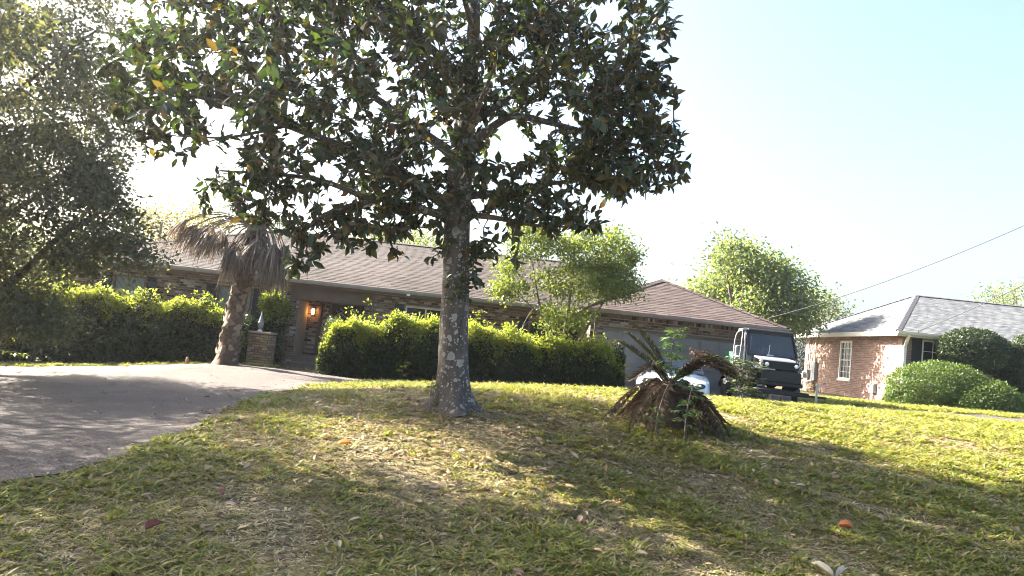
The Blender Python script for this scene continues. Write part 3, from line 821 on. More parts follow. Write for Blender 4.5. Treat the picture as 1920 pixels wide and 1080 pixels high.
zl = lambda x: np.interp(x, [-17, -13.5, -12.4, -11.5, -10.5, -9.4, -8.4, -7.4, -6.9], [1.2, 1.3, 1.5, 1.42, 1.42, 1.4, 1.42, 1.2, .9]) + .07 * np.sin(x * 5) + .05 * np.sin(x * 12)
hedge('tall unclipped hedge with yellow-green tips left of the palm trunk', -17.0, -6.95, 19.7, 21.2, zl, 62000, .085, Nnew=30000, lum=.2)
hedge('narrow upright bush between the palm trunk and the brick pillar', -6.95, -6.3, 20.95, 21.6, lambda x: np.full_like(np.asarray(x, float), 1.95), 6000, .085, Nnew=5000, name='bush')
zc = lambda x: np.interp(x, [-4.7, -4.2, -3.4, -2.6, -1.9, -1.2, 0, .8, 1.6, 2.6, 3.2], [1.0, 1.3, 1.3, 1.62, 1.58, 1.42, 1.5, 1.4, 1.45, 1.4, 1.2]) + .06 * np.sin(x * 6) + .05 * np.sin(x * 13 + 1)
hedge('long bushy hedge behind the magnolia trunk with glowing yellow-green tops', -4.6, 3.0, 18.55, 19.8, zc, 62000, .08, Nnew=34000, lum=.19)


def clipped(label, px, py_top, py_bot, dist, rx, ry, N, mat, Ln=.05, stem=False, name='shrub', tail=None, group='clipped shrubs by the neighbouring house', cz=None):
    c = at(px, (py_top + py_bot) / 2, dist); hz = abs(at(px, py_top, dist)[2] - at(px, py_bot, dist)[2]) / 2
    gz = h1(c[0], c[1])
    root = thing(name, label, 'shrub', (c[0], c[1], gz), 0, group)
    parts_ = [(c, (rx, ry, hz))] + (tail or [])
    vol = np.array([p[1][0] * p[1][2] for p in parts_]); vol /= vol.sum()
    PP = []; NN = []
    for (cc, rr), f in zip(parts_, vol):
        n = int(N * f); u = rdir(n); dep = 1 - rng.exponential(.09, n)
        low = (u[:, 2] < 0) & (not stem)
        uh = u.copy(); uh[:, 2] = 0; uh = unit(uh); uh[:, 2] = u[:, 2] * (cc[2] - gz) / rr[2] * 1.02
        u = np.where(low[:, None], uh, u)
        lm = 1 + .06 * lump(u[:, 0] * 3, u[:, 1] * 3, u[:, 2] * 3) + .045 * lump(u[:, 0] * 9 + 2, u[:, 1] * 9, u[:, 2] * 9) + .12 * (rng.random(n) < .012) * rng.random(n)
        p = np.array(cc) + u * (dep * lm)[:, None] * np.array(rr)
        PP.append(p); NN.append(u / np.array(rr))
    pos = np.concatenate(PP); out = unit(np.concatenate(NN)); n = len(pos)
    pos[:, 2] = np.maximum(pos[:, 2], gz + .02)
    d = unit(out * .6 + rdir(n) * .8); nn = unit(out + rdir(n) * .7 + np.array([0, 0, .4]))
    L_ = Ln * rng.uniform(.6, 1.3, n)
    leaves('foliage', LEAF, pos, d, nn, L_, L_ * .5, mat, root)
    mb = MB()
    for i in range(5):
        a = i * 1.3; o_ = np.array([math.cos(a), math.sin(a), 0])
        mb.tube([np.array([c[0], c[1], gz - .02]) + o_ * .12, np.array([c[0], c[1], (gz + c[2]) / 2]) + o_ * .2, c + o_ * np.array([rx, ry, 0]) * .45], [.035, .028, .012], 6)
    mb.build('stems', BARK, root)
    return root


c1 = at(1840, 735, 23.4); c1[2] = h1(c1[0], c1[1]) + .1
clipped('low domed clipped bush with a long sloping back by the neighbouring corner', 1765, 678, 790, 24, 1.7, 1.1, 40000, CLIP, .075, tail=[((c1[0], c1[1], c1[2]), (1.45, 1.0, .95))])
clipped('taller rounded shrub in front of the neighbouring front window', 1826, 616, 700, 25.1, 1.2, .8, 15000, HEDGE, .075, True, cz=1)
clipped('dark shrub cut off by the right frame edge beside the rounded one', 1935, 625, 760, 25, .95, .8, 14000, HEDGE, .075, True)

clipped('loose dark shrub closing the gap between garage and bungalow', 1492, 600, 730, 38, 2.0, 1.0, 14000, HEDGE, .1, name='shrub')

# ------------------------------------------------------------------ houses: bricks, shingles, openings
BRL, BRH, JT = .2, .056, .013


def brick_rects(u0, u1, z0, z1, holes, ztop=None):
    out = []
    row = 0
    z = z0
    while z + BRH <= z1 + 1e-6:
        off = 0 if row % 2 == 0 else -(BRL + JT) / 2
        u = u0 + off
        while u < u1:
            segs = [(max(u, u0), min(u + BRL, u1))]
            for (a, b, c_, d_) in holes:
                if z + BRH > c_ - .004 and z < d_ + .004:
                    ns = []
                    for s0, s1 in segs:
                        if s1 <= a or s0 >= b: ns.append((s0, s1)); continue
                        if s0 < a: ns.append((s0, a))
                        if s1 > b: ns.append((b, s1))
                    segs = ns
            for s0, s1 in segs:
                if s1 - s0 > .03: out.append((s0, s1, z, z + BRH))
            u += BRL + JT
        z += BRH + JT; row += 1
    return out


def wall_sheet(u0, u1, z0, z1, holes, f, thick=.1):
    """mortar backing with the openings left out; f(u, depth, z) gives the point"""
    us = sorted({u0, u1, *[min(max(h[i], u0), u1) for h in holes for i in (0, 1)]}); zs = sorted({z0, z1, *[min(max(h[i], z0), z1) for h in holes for i in (2, 3)]})
    mb = MB()
    for a, b in zip(us[:-1], us[1:]):
        for c_, d_ in zip(zs[:-1], zs[1:]):
            mu, mz = (a + b) / 2, (c_ + d_) / 2
            if any(h[0] < mu < h[1] and h[2] < mz < h[3] for h in holes): continue
            mb.add([f(u, dp, z) for z in (c_, d_) for dp in (0, thick) for u in (a, b)],
                   [(0, 2, 3, 1), (4, 5, 7, 6), (0, 1, 5, 4), (2, 6, 7, 3), (0, 4, 6, 2), (1, 3, 7, 5)])
    return mb


def lay_bricks(rects, f, wall, mat, n_ind, key, proud=.009):
    rects = sorted(rects, key=key)
    full = [r for r in rects if abs((r[1] - r[0]) - BRL) < .003]
    ind = full[:n_ind]; inds = set(ind)
    me = None
    p0 = np.array(f(0, 0, 0)); eu = np.array(f(1, 0, 0)) - p0; ed = np.array(f(0, 1, 0)) - p0; ez = np.array((0, 0, 1.))
    tplv = [(0 + eu * a + ed * b + ez * c_) for c_ in (0, BRH) for b in (-proud, .03) for a in (0, BRL)]
    fc = [(0, 2, 3, 1), (4, 5, 7, 6), (0, 1, 5, 4), (2, 6, 7, 3), (0, 4, 6, 2), (1, 3, 7, 5)]
    mb = MB(); mb.add(tplv, fc)
    for r in ind:
        pt = f(r[0], random.uniform(-.002, .002), r[2])
        if me is None:
            o = mb.build('brick', mat, wall, True); me = o.data
        else:
            o = link('brick', me, mat, wall, True)
        o.location = pt
    mb = MB()
    for r in rects:
        if r in inds: continue
        pr = proud + random.uniform(-.003, .003)
        mb.add([f(u, dp, z) for z in (r[2], r[3]) for dp in (-pr, .02) for u in (r[0], r[1])], fc)
    if mb.v: mb.build('bricks', mat, wall, True)['kind'] = 'stuff'


def shingle_face(quad, roof, mat, n_ind, key, expo=.14, wd=.3, th=.008):
    """quad: eave-left, eave-right, ridge-right, ridge-left in the parent's frame; rows of tabs, butts proud"""
    q = [np.array(p, float) for p in quad]
    U = unit(q[1] - q[0]); up = q[3] - q[0]; up = up - U * (up @ U); Hh = np.linalg.norm(up); up = up / Hh
    nrm = np.cross(U, up)
    W = np.linalg.norm(q[1] - q[0]); l1 = (q[3] - q[0]) @ U; r1 = (q[2] - q[0]) @ U
    items = []
    rows = int(Hh / expo)
    for k_ in range(rows + 1):
        v0 = k_ * expo
        if v0 > Hh - .03: break
        v1 = min(v0 + expo + .02, Hh)
        t0 = v0 / Hh
        a0 = l1 * t0; b0 = W + (r1 - W) * t0
        u = a0 - random.random() * wd
        while u < b0:
            wv_ = wd * random.choice([.7, .85, 1, 1.15])
            s0, s1 = max(u, a0), min(u + wv_ - .006, b0)
            if s1 - s0 > .03: items.append((s0, s1, v0 + random.choice([0, 0, .006, .012]), v1))
            u += wv_
    def pt(a, b, c_): return q[0] + U * a + up * b + nrm * c_
    def geo(it, tt):
        s0, s1, v0, v1 = it
        # upper end tucked to the slope, keep within the face
        f1 = min(1, v1 / Hh); a1 = l1 * f1; b1 = W + (r1 - W) * f1
        e0, e1 = max(s0, a1), min(s1, b1)
        if e1 - e0 < .01: e0 = e1 = min(max((s0 + s1) / 2, a1), max(b1, a1))
        return [pt(s0, v0, 0), pt(s1, v0, 0), pt(s1, v0, tt), pt(s0, v0, tt), pt(e0, v1, .001), pt(e1, v1, .001)], [(0, 1, 2, 3), (3, 2, 5, 4), (0, 3, 4), (1, 5, 2)]
    it_s = sorted(items, key=lambda i_: key(pt((i_[0] + i_[1]) / 2, i_[2], 0)))
    for it in it_s[:n_ind]:
        vs, fs = geo(it, th + random.uniform(-.003, .004))
        c_ = vs[0].copy()
        mb = MB().add([v_ - c_ for v_ in vs], fs)
        me_ = bpy.data.meshes.new('shingle'); me_.from_pydata(mb.v, [], mb.f); me_.update()
        o = link('shingle', me_, mat, roof, True); o.location = c_
    mb = MB()
    for it in it_s[n_ind:]:
        mb.add(*geo(it, th + random.uniform(-.003, .004)))
    if mb.v:
        me_ = bpy.data.meshes.new('shingles'); me_.from_pydata(mb.v, [], mb.f); me_.update()
        link('shingles', me_, mat, roof, True)['kind'] = 'stuff'


def roof_deck(name, faces, mat, parent, local):
    mb = MB()
    for q in faces: mb.add([np.array(p) - (0, 0, .012) for p in q], [tuple(range(len(q)))])
    o = mb.build(name, mat, parent, local)
    return o


def cap_line(a, b, mat, roof, n=None, wd=.24):
    """ridge or hip caps: short overlapping folded pieces"""
    a = Vector(a); b = Vector(b); d = (b - a); L_ = d.length; d.normalize()
    sd_ = d.cross(Vector((0, 0, 1))).normalized(); up = sd_.cross(d)
    m = max(1, int(L_ / .28)); mb = MB()
    for i in range(m):
        p = a + d * (L_ * i / m); q = a + d * (L_ * (i + 1) / m + .04)
        vs = []
        for c_, hgt in ((p, .032), (q, .022)):
            vs += [c_ - sd_ * wd / 2 - up * .035 + up * hgt, c_ + up * (hgt + .012), c_ + sd_ * wd / 2 - up * .035 + up * hgt]
        vs += [vs[0] - up * .02, vs[1] - up * .02, vs[2] - up * .02]
        mb.add(vs, [(0, 1, 4, 3), (1, 2, 5, 4), (0, 6, 7, 1), (1, 7, 8, 2)])
    mb.build('ridge_cap', mat, roof, True)


def window_unit(parent, u0, u1, z0, z1, f, fmat, gmat, mull=1, bars=(0, 0), fw=.05, sill=True):
    fr = MB()
    def bx(mbx, a, b, c_, d_, p0, p1):
        mbx.add([f(u, dp, z) for z in (c_, d_) for dp in (p0, p1) for u in (a, b)], [(0, 2, 3, 1), (4, 5, 7, 6), (0, 1, 5, 4), (2, 6, 7, 3), (0, 4, 6, 2), (1, 3, 7, 5)])
    wn_ = MB()
    bx(wn_, u0, u1, z0, z1, .085, .095)
    wobj = wn_.build('window', BLACK, parent, True)
    bx(fr, u0, u1, z1 - fw, z1, -.015, .06); bx(fr, u0, u1, z0, z0 + fw, -.015, .06)
    bx(fr, u0, u0 + fw, z0 + fw, z1 - fw, -.015, .06); bx(fr, u1 - fw, u1, z0 + fw, z1 - fw, -.015, .06)
    fr.build('frame', fmat, wobj, True)
    ucuts = [u0 + fw + (u1 - u0 - 2 * fw) * i / (mull) for i in range(mull + 1)]
    zm = (z0 + z1) / 2
    for i in range(mull):
        a, b = ucuts[i] + (.02 if i else 0), ucuts[i + 1] - (.02 if i < mull - 1 else 0)
        if i < mull - 1:
            s = MB(); bx(s, ucuts[i + 1] - .02, ucuts[i + 1] + .02, z0 + fw, z1 - fw, 0, .055); s.build('mullion', fmat, wobj, True)
        for c_, d_ in ((z0 + fw, zm - .018), (zm + .018, z1 - fw)):
            s = MB(); bx(s, a, b, c_, d_, .05, .056); s.build('pane', gmat, wobj, True)
            if bars[0]:
                for j in range(1, bars[0]):
                    uu = a + (b - a) * j / bars[0]; s = MB(); bx(s, uu - .009, uu + .009, c_, d_, .03, .049); s.build('muntin', fmat, wobj, True)
                for j in range(1, bars[1]):
                    zz = c_ + (d_ - c_) * j / bars[1]; s = MB(); bx(s, a, b, zz - .009, zz + .009, .033, .046); s.build('muntin', fmat, wobj, True)
    s = MB(); bx(s, u0 + fw, u1 - fw, zm - .018, zm + .018, .0, .058); s.build('meeting_rail', fmat, wobj, True)
    if sill:
        s = MB(); bx(s, u0 - .04, u1 + .04, z0 - .07, z0 - .003, -.05, .06); s.build('sill', fmat, wobj, True)
    return wobj


def shutter(parent, u0, u1, z0, z1, f):
    def bx(mbx, a, b, c_, d_, p0, p1):
        mbx.add([f(u, dp, z) for z in (c_, d_) for dp in (p0, p1) for u in (a, b)], [(0, 2, 3, 1), (4, 5, 7, 6), (0, 1, 5, 4), (2, 6, 7, 3), (0, 4, 6, 2), (1, 3, 7, 5)])
    m = MB()
    bx(m, u0, u1, z0, z1, -.022, -.011); bx(m, u0, u0 + .04, z0, z1, -.045, -.0225); bx(m, u1 - .04, u1, z0, z1, -.045, -.0225)
    o = m.build('shutter', SHUT, parent, True)
    nsl = int((z1 - z0) / .055)
    m = MB()
    for i in range(nsl):
        z = z0 + (z1 - z0) * (i + .5) / nsl
        m.add([f(u, dp, zz) for (dp, zz) in ((-.04, z - .018), (-.026, z + .02), (-.0235, z + .016), (-.036, z - .024)) for u in (u0 + .04, u1 - .04)], [(0, 1, 3, 2), (2, 3, 5, 4), (4, 5, 7, 6), (6, 7, 1, 0)])
    m.build('louvres', SHUT, o, True)['kind'] = 'stuff'


# ---- the long brick house (local frame: x along the front, y back, z up)
HY = math.radians(3)
house = thing('brick_house', 'long low antique brick house with brown shingle roof and attached garage', 'house', (0, 22.3, 0), HY)
fy = lambda y0: (lambda u, dp, z: (u, y0 + dp, z))
zb0 = -.75
# front wall, left of the porch and right of it
holes_l = [(-11.55, -10.62, .7, 2.09), (-8.57, -7.55, .7, 2.09)]
holes_r = [(-3.08, -1.32, .72, 2.07), (.62, 1.75, .72, 2.07)]
wl = wall_sheet(-12.75, -6.2, zb0, 2.4, holes_l, fy(0), .12).build('wall', MORTAR, house, True)
lay_bricks(brick_rects(-12.75, -6.2, zb0, 2.36, holes_l), fy(0), wl, BR_MAIN, 110, lambda r: abs(r[0] + 6.6) + max(0, .6 - r[2]) * 3)
wr = wall_sheet(-4.25, 2.2, zb0 + .3, 2.4, holes_r, fy(0), .12).build('wall', MORTAR, house, True)
lay_bricks(brick_rects(-4.25, 2.2, zb0 + .3, 2.36, holes_r), fy(0), wr, BR_MAIN, 190, lambda r: -r[2] + (0 if r[2] > 1.2 else 3) + max(0, r[0] - .4) * 2)
for q_ in ((-12.75, -12.63, .12, 8.88), (-12.75, 7.3, 8.88, 9), (7.18, 7.3, -1.48, 8.88), (2.2, 2.32, -1.48, 0)): MB().box(*q_, zb0, 2.4).build('wall', BR_MAIN, house, True)
# porch recess
fside = lambda u, dp, z: (-6.2 - dp, u, z)
pb = wall_sheet(-6.2, -5.86, -.2, 2.4, [], fy(1.4), .1).build('wall', MORTAR, house, True)
lay_bricks(brick_rects(-6.2, -5.86, .28, 2.36, []), fy(1.4), pb, BR_MAIN, 0, lambda r: r[2])
MB().box(-6.32, -6.2, .12, 1.4, -.2, 2.4).build('wall', MORTAR, house, True)
ps = MB().box(-4.25, -4.13, .12, 1.4, -.2, 2.4).build('wall', MORTAR, house, True)
lay_bricks(brick_rects(.03, 1.38, .28, 2.36, []), lambda u, dp, z: (-4.25 + dp, 1.41 - u, z), ps, BR_MAIN, 0, lambda r: r[2])
MB().box(-6.3, -4.15, .0, 1.5, -.3, .27).build('porch_floor', SLAB, house, True)
MB().box(-6.25, -4.2, -.42, -.003, -.3, .1).build('step', SLAB, house, True)
MB().box(-6.45, -4.0, -.055, -.014, 1.93, 2.36).build('beam_board', TRIM, house, True)
MB().box(-6.25, -4.2, .0, 1.5, 2.36, 2.4).build('porch_ceiling', TRIM, house, True)
# entrance: frame, sidelights and door
ent = MB().box(-5.86, -5.79, 1.36, 1.46, .27, 2.0).box(-5.52, -5.46, 1.36, 1.46, .27, 2.0).box(-4.6, -4.54, 1.36, 1.46, .27, 2.0).box(-4.28, -4.22, 1.36, 1.46, .27, 2.0).box(-5.79, -4.28, 1.36, 1.46, 1.93, 2.0).box(-5.86, -4.22, 1.4, 1.48, 2.0, 2.36).build('door_frame', TRIM, house, True)
for a, b in ((-5.79, -5.52), (-4.54, -4.28)):
    sl = MB().box(a, b, 1.41, 1.45, .27, .75).box(a, a + .045, 1.41, 1.45, .75, 1.93).box(b - .045, b, 1.41, 1.45, .75, 1.93).build('sidelight', DOOR, house, True)
    MB().box(a + .045, b - .045, 1.425, 1.435, .75, 1.93).build('pane', LEAD, sl, True)
dr = MB().box(-5.46, -4.6, 1.42, 1.46, .28, 1.93).build('door', DOOR, house, True)
for px0 in (-5.36, -5.0):
    for z0, z1 in ((.4, .85), (.95, 1.5)):
        MB().box(px0, px0 + .3, 1.405, 1.419, z0, z1).build('panel', DOOR, dr, True, bevel=.008)
    MB().box(px0 + .02, px0 + .28, 1.41, 1.419, 1.58, 1.82).build('pane', LEAD, dr, True)
MB().lathe([(.0, 0), (.03, .0), (.035, -.03), (.0, -.06)], (-5.39, 1.42, 1.05), 10, 'y').build('handle', STEEL, dr, True)
# windows and shutters
f0 = fy(0)
window_unit(house, -11.55, -10.62, .7, 2.09, f0, TRIM, CURT, 1)
window_unit(house, -8.57, -7.55, .7, 2.09, f0, TRIM, CURT, 1)
window_unit(house, -3.08, -1.32, .72, 2.07, f0, CREAM, GLASS, 3)
window_unit(house, .62, 1.75, .72, 2.07, f0, TRIM, GLASS, 2)
for a, b in ((-11.86, -11.58), (-10.59, -10.3), (-8.88, -8.6), (-7.52, -7.24), (-3.4, -3.11), (-1.29, -1.0), (.3, .59), (1.78, 2.06)): shutter(house, a, b, .7, 2.1, f0)
# garage front
gh = [(2.55, 7.0, -1, 2.0)]
fg = fy(-1.6)
gw = wall_sheet(2.2, 7.3, zb0 + .4, 2.4, gh, fg, .12).build('wall', MORTAR, house, True)
lay_bricks(brick_rects(2.2, 7.3, zb0 + .4, 2.27, gh), fg, gw, BR_MAIN, 0, lambda r: r[2])
dn = MB()
xx = 2.22; i = 0
while xx < 7.25:
    dn.box(xx, xx + .055, -1.6 - (.028 if i % 2 else .012), -1.59, 2.285, 2.39); xx += .066; i += 1
dn.build('soldier_bricks', BR_MAIN, gw, True)['kind'] = 'stuff'
MB().box(2.45, 7.1, -1.62, -1.58, 1.995, 2.04).build('lintel', TRIM, house, True)
gd = MB().box(2.56, 6.99, -1.49, -1.46, -.2, 2.0).build('garage_door', GDOOR, house, True)
for r in range(4):
    for c_ in range(8):
        x0 = 2.56 + c_ * .55375
        z0 = .0 + r * .5
        MB().box(x0 + .05, x0 + .505, -1.505, -1.4905, z0 + .07, z0 + .43).build('panel', GDOOR, gd, True, bevel=.01)
    MB().box(2.56, 6.99, -1.4985, -1.4902, r * .5 + .012, r * .5 + .05).build('rail', GDOOR, gd, True)
MB().box(2.46, 2.55, -1.6, -1.45, -.2, 1.995).box(7.0, 7.1, -1.6, -1.45, -.2, 1.995).build('garage_door_jamb', TRIM, house, True)
# roofs
e = 2.48
FRONT = [(-13.2, -.45, e), (7.4, -.45, e), (2.4, 4.5, 4.4), (-8.25, 4.5, 4.4)]
BACK = [(7.4, 9.45, e), (-13.2, 9.45, e), (-8.25, 4.5, 4.4), (2.4, 4.5, 4.4)]
LEFT = [(-13.2, 9.45, e), (-13.2, -.45, e), (-8.25, 4.5, 4.4), (-8.25, 4.5, 4.4)]
RIGHT = [(7.4, -.45, e), (7.4, 9.45, e), (2.4, 4.5, 4.4), (2.4, 4.5, 4.4)]
r1 = roof_deck('roof', [FRONT, BACK, LEFT[:3], RIGHT[:3]], CAP_MAIN, house, True)
camL = np.array([0, -22.3, 1.3])
shingle_face(FRONT, r1, SH_MAIN, 170, lambda p: abs(p[0] + 4.3) + abs(p[1] - 1.2) * .8)
shingle_face(LEFT, r1, SH_MAIN, 0, lambda p: 0)
cap_line((-8.25, 4.5, 4.4), (2.4, 4.5, 4.4), CAP_MAIN, r1); cap_line((-13.2, -.45, e), (-8.25, 4.5, 4.4), CAP_MAIN, r1)
GF = [(1.85, -2.05, e), (7.6, -2.05, e), (4.72, .83, 3.74), (4.72, .83, 3.74)]
GL = [(1.85, 6, e), (1.85, -2.05, e), (4.72, .83, 3.74), (4.72, 6, 3.74)]
GR = [(7.6, -2.05, e), (7.6, 6, e), (4.72, 6, 3.74), (4.72, .83, 3.74)]
r2 = roof_deck('garage_roof', [GF[:3], GL, GR], CAP_MAIN, house, True)
shingle_face(GF, r2, SH_GAR, 130, lambda p: abs(p[0] - 5) + abs(p[1] + 1) * .5)
shingle_face(GL, r2, SH_GAR, 0, lambda p: 0); shingle_face(GR, r2, SH_GAR, 0, lambda p: 0)
for a, b in (((1.85, -2.05, e), (4.72, .83, 3.74)), ((7.6, -2.05, e), (4.72, .83, 3.74)), ((4.72, .83, 3.74), (4.72, 6, 3.74))): cap_line(a, b, SH_GAR, r2)
MB().box(-13.1, 1.85, -.4, 0, 2.38, 2.4).box(1.9, 7.5, -2.0, -1.59, 2.395, 2.41).box(-13.1, -12.75, 0, 9.4, 2.38, 2.4).box(7.3, 7.5, -1.59, 9.4, 2.395, 2.41).build('soffit', TRIM, house, True)
MB().box(-13.15, 1.86, -.44, -.4, 2.32, 2.46).box(-13.15, -13.11, -.4, 9.4, 2.32, 2.46).build('fascia', TRIM, house, True)
MB().box(1.9, 7.55, -2.04, -2.0, 2.36, 2.46).box(1.9, 1.94, -2.0, -.45, 2.36, 2.46).box(7.51, 7.55, -2.0, 9.4, 2.36, 2.46).build('fascia', TRIM, house, True)
gprof = [(0, 0), (.09, .0), (.11, .05), (.11, .09), (.1, .09), (.095, .06), (.01, .01)]
MB().prism([(-.445 - a, 2.385 + b) for a, b in gprof], -13.2, 1.84, 'x').build('gutter', GUTTER, house, True)
MB().prism([(-2.045 - a, 2.385 + b) for a, b in gprof], 1.85, 7.6, 'x').build('gutter', GUTTER_B, house, True)
MB().box(-6.9, -6.8, -.09, -.012, -.2, 2.05).bar((-6.85, -.05, 2.05), (-6.85, -.46, 2.4), .09, .07).build('downspout', TRIM, house, True)
MB().box(2.3, 2.38, -1.69, -1.612, .0, 2.1).bar((2.34, -1.65, 2.1), (2.34, -2.06, 2.4), .08, .07).build('downspout', TRIM, house, True)
MB().box(-12.75, 2.2, -.035, -.0145, 2.28, 2.32).build('frieze', TRIM, house, True)


def loc_h(x, y, z):
    return np.array([x * math.cos(HY) - y * math.sin(HY), 22.3 + x * math.sin(HY) + y * math.cos(HY), z])


# porch lamp (lit), dead vine, floodlight
p = loc_h(-6.02, 1.385, 1.62)
lt = thing('porch_lamp', 'small glowing amber wall lantern beside the front door', 'lamp', tuple(p))
MB().box(p[0] - .05, p[0] + .05, p[1] - .03, p[1] + .0, p[2] - .1, p[2] + .12).build('back_plate', BLACK, lt)
MB().lathe([(.07, .1), (.05, .13), (.012, .17)], p + (0, -.1, 0), 8).bar(p + (0, 0, .12), p + (0, -.1, .15), .02, .02).build('cap', BLACK, lt)
MB().lathe([(.03, -.09), (.045, -.05), (.05, .03), (.035, .09)], p + (0, -.1, 0), 10).build('bulb', GLOW, lt, smooth=True)
mb = MB()
b0 = loc_h(-4.12, -.1, 0)
pts = [b0 + (0, 0, h1(b0[0], b0[1])), loc_h(-4.08, -.08, .7), loc_h(-4.14, -.09, 1.2), loc_h(-4.03, -.08, 1.6), loc_h(-4.0, -.1, 2.0), loc_h(-4.02, -.13, 2.28)]
mb.tube(smooth_line(pts), .022, 6)
mb.tube(smooth_line([loc_h(-4.1, -.08, .9), loc_h(-4.0, -.12, 1.2), loc_h(-4.1, -.1, 1.5), loc_h(-3.99, -.1, 1.85)]), .018, 6)
mb.tube(smooth_line([loc_h(-4.03, -.1, 1.5), loc_h(-4.1, -.15, 1.75), loc_h(-4.02, -.12, 2.1)]), .015, 6)
tag(mb.build('dead_vine', BARK_T), 'twisted dead vine climbing the brick beside the porch opening', 'vine')
mb = MB(); mb.tube(smooth_line([loc_h(.2, -1.2, 1.2), loc_h(.32, -1.25, 1.75), loc_h(.5, -1.2, 1.95), loc_h(.68, -1.2, 1.93)]), [.012] * 18 + [.006], 5)
mb.tube(smooth_line([loc_h(.34, -1.25, 1.8), loc_h(.5, -1.1, 2.15), loc_h(.62, -1.1, 2.35)]), .008, 5)
tag(mb.build('bare_branch', BARK_T), 'arched bare branch poking up from the hedge before the dark shutter', 'branch')
p = loc_h(-3.0, -.5, 2.43)
tag(MB().lathe([(.03, .0), (.05, -.05), (.055, -.09), (.0, -.1)], p, 10).build('eave_light', WHITE), 'small white light fitting hanging at the eave near the magnolia trunk', 'lamp')

# brick pillar with the little ornament
px_, py_ = -6.62, 20.45
gz = h1(px_, py_)
pil = thing('brick_pillar', 'short square buff brick pillar at the left of the porch', 'pillar', (px_, py_, gz))
MB().box(px_ - .27, px_ + .27, py_ - .27, py_ + .27, gz - .1, .84).build('mortar_core', PALMT, pil)
row = 0; z = gz - .06
pm = None
while z < .8:
    for sx in range(4):
        for kx in range(3):
            u0 = -.29 + kx * .2 + (0 if row % 2 == 0 else -.07)
            a, b = max(u0, -.285), min(u0 + .185, .285)
            if b - a < .05: continue
            an = sx * PI / 2
            o = MB().box(a, b, -.286 + random.uniform(-.004, .004), -.25, 0, .057)
            o.v = [(v[0] * math.cos(an) - v[1] * math.sin(an), v[0] * math.sin(an) + v[1] * math.cos(an), v[2]) for v in o.v]
            ob_ = o.build('brick', BR_PIL, pil); ob_.location = (px_, py_, z)
    z += .068; row += 1
MB().box(px_ - .31, px_ + .31, py_ - .31, py_ + .31, .84, .89).build('cap', BR_PIL, pil, bevel=.01)
orn = thing('garden_lantern', 'small grey pointed lantern standing on the brick pillar', 'lantern', (px_ - .1, py_, .89))
q = np.array([px_ - .1, py_, .89])
MB().lathe([(.07, 0), (.07, .02), (.03, .06)], q, 10).build('base', WHITE, orn)
MB().lathe([(.03, .06), (.075, .12), (.085, .24), (.05, .3)], q, 10).build('body', SEAT, orn, smooth=True)
MB().lathe([(.06, .3), (.04, .36), (.02, .47), (.005, .56)], q, 10).build('cap', SEAT, orn)

# ---- the neighbouring house
NX, NY, NZ = 13.75, 26.0, .3
nb = thing('brick_bungalow', 'pink brick bungalow with pale grey hip roof at the right', 'house', (NX, NY, h1(NX, NY)))
adopt_local = False
fl = lambda u, dp, z: (NX + dp, NY + 8.4 - u, z)             # left wall, u runs towards the front
ff = lambda u, dp, z: (NX + u, NY + dp, z)
nw_h = [(3.57, 4.62, 1.25, 2.8)]
inv = Matrix.Translation(nb.location).inverted()


def nb_part(o):                                               # world coordinates under the bungalow's Empty
    o.matrix_parent_inverse = inv
    return o


wl2 = nb_part(wall_sheet(.0, 8.4, NZ - .3, 3.0, nw_h, fl, .12).build('wall', MORTAR_N, nb, True))
lay_bricks(brick_rects(.0, 8.39, NZ - .3, 2.98, nw_h), fl, wl2, BR_NB, 230, lambda r: abs(r[0] - 6.6) * 1.0 + abs(r[2] - 1.9))
nf_h = [(.68, 2.2, 1.4, 2.9)]
wf2 = nb_part(wall_sheet(.12, 12, NZ - .1, 3.0, nf_h, ff, .12).build('wall', MORTAR_N, nb, True))
lay_bricks(brick_rects(.0, 11.9, NZ - .1, 2.98, nf_h), ff, wf2, BR_NB, 70, lambda r: r[0] + max(0, 1.9 - r[2]) * 2)
nb_part(MB().box(NX + .12, NX + 12, NY + 8.28, NY + 8.4, 0, 3).box(NX + 11.88, NX + 12, NY + .12, NY + 8.28, 0, 3).build('wall', BR_NB, nb, True))
nb_part(window_unit(nb, 3.57, 4.62, 1.25, 2.8, fl, WHITE, GLASS, 1, (3, 3), .07))
nb_part(window_unit(nb, .68, 2.2, 1.4, 2.9, ff, WHITE, GLASS, 1, (4, 2), .05))
o_before = set(nb.children)
shutter(nb, .32, .65, 1.35, 2.92, ff); shutter(nb, 2.24, 2.57, 1.35, 2.92, ff)
for o in set(nb.children) - o_before: nb_part(o)
ne = 3.1
x0, y0 = NX - .45, NY - .45
xr, yr = x0 + 3.1, y0 + 4.65
zr = 4.92
NF = [(x0, y0, ne), (NX + 12.45, y0, ne), (NX + 9.3, yr, zr), (xr, yr, zr)]
NL = [(x0, y0 + 9.3, ne), (x0, y0, ne), (xr, yr, zr), (xr, yr, zr)]
NB_ = [(NX + 12.45, y0 + 9.3, ne), (x0, y0 + 9.3, ne), (xr, yr, zr), (NX + 9.3, yr, zr)]
NR = [(NX + 12.45, y0, ne), (NX + 12.45, y0 + 9.3, ne), (NX + 9.3, yr, zr)]
r3 = nb_part(roof_deck('roof', [NF, NL[:3], NB_, NR], CAP_NB, nb, True))
shingle_face(NF, r3, SH_NB, 200, lambda p: abs(p[0] - 16.5) + abs(p[1] - 28))
shingle_face(NL, r3, SH_NB, 95, lambda p: abs(p[1] - 28) + abs(p[0] - 14.6))
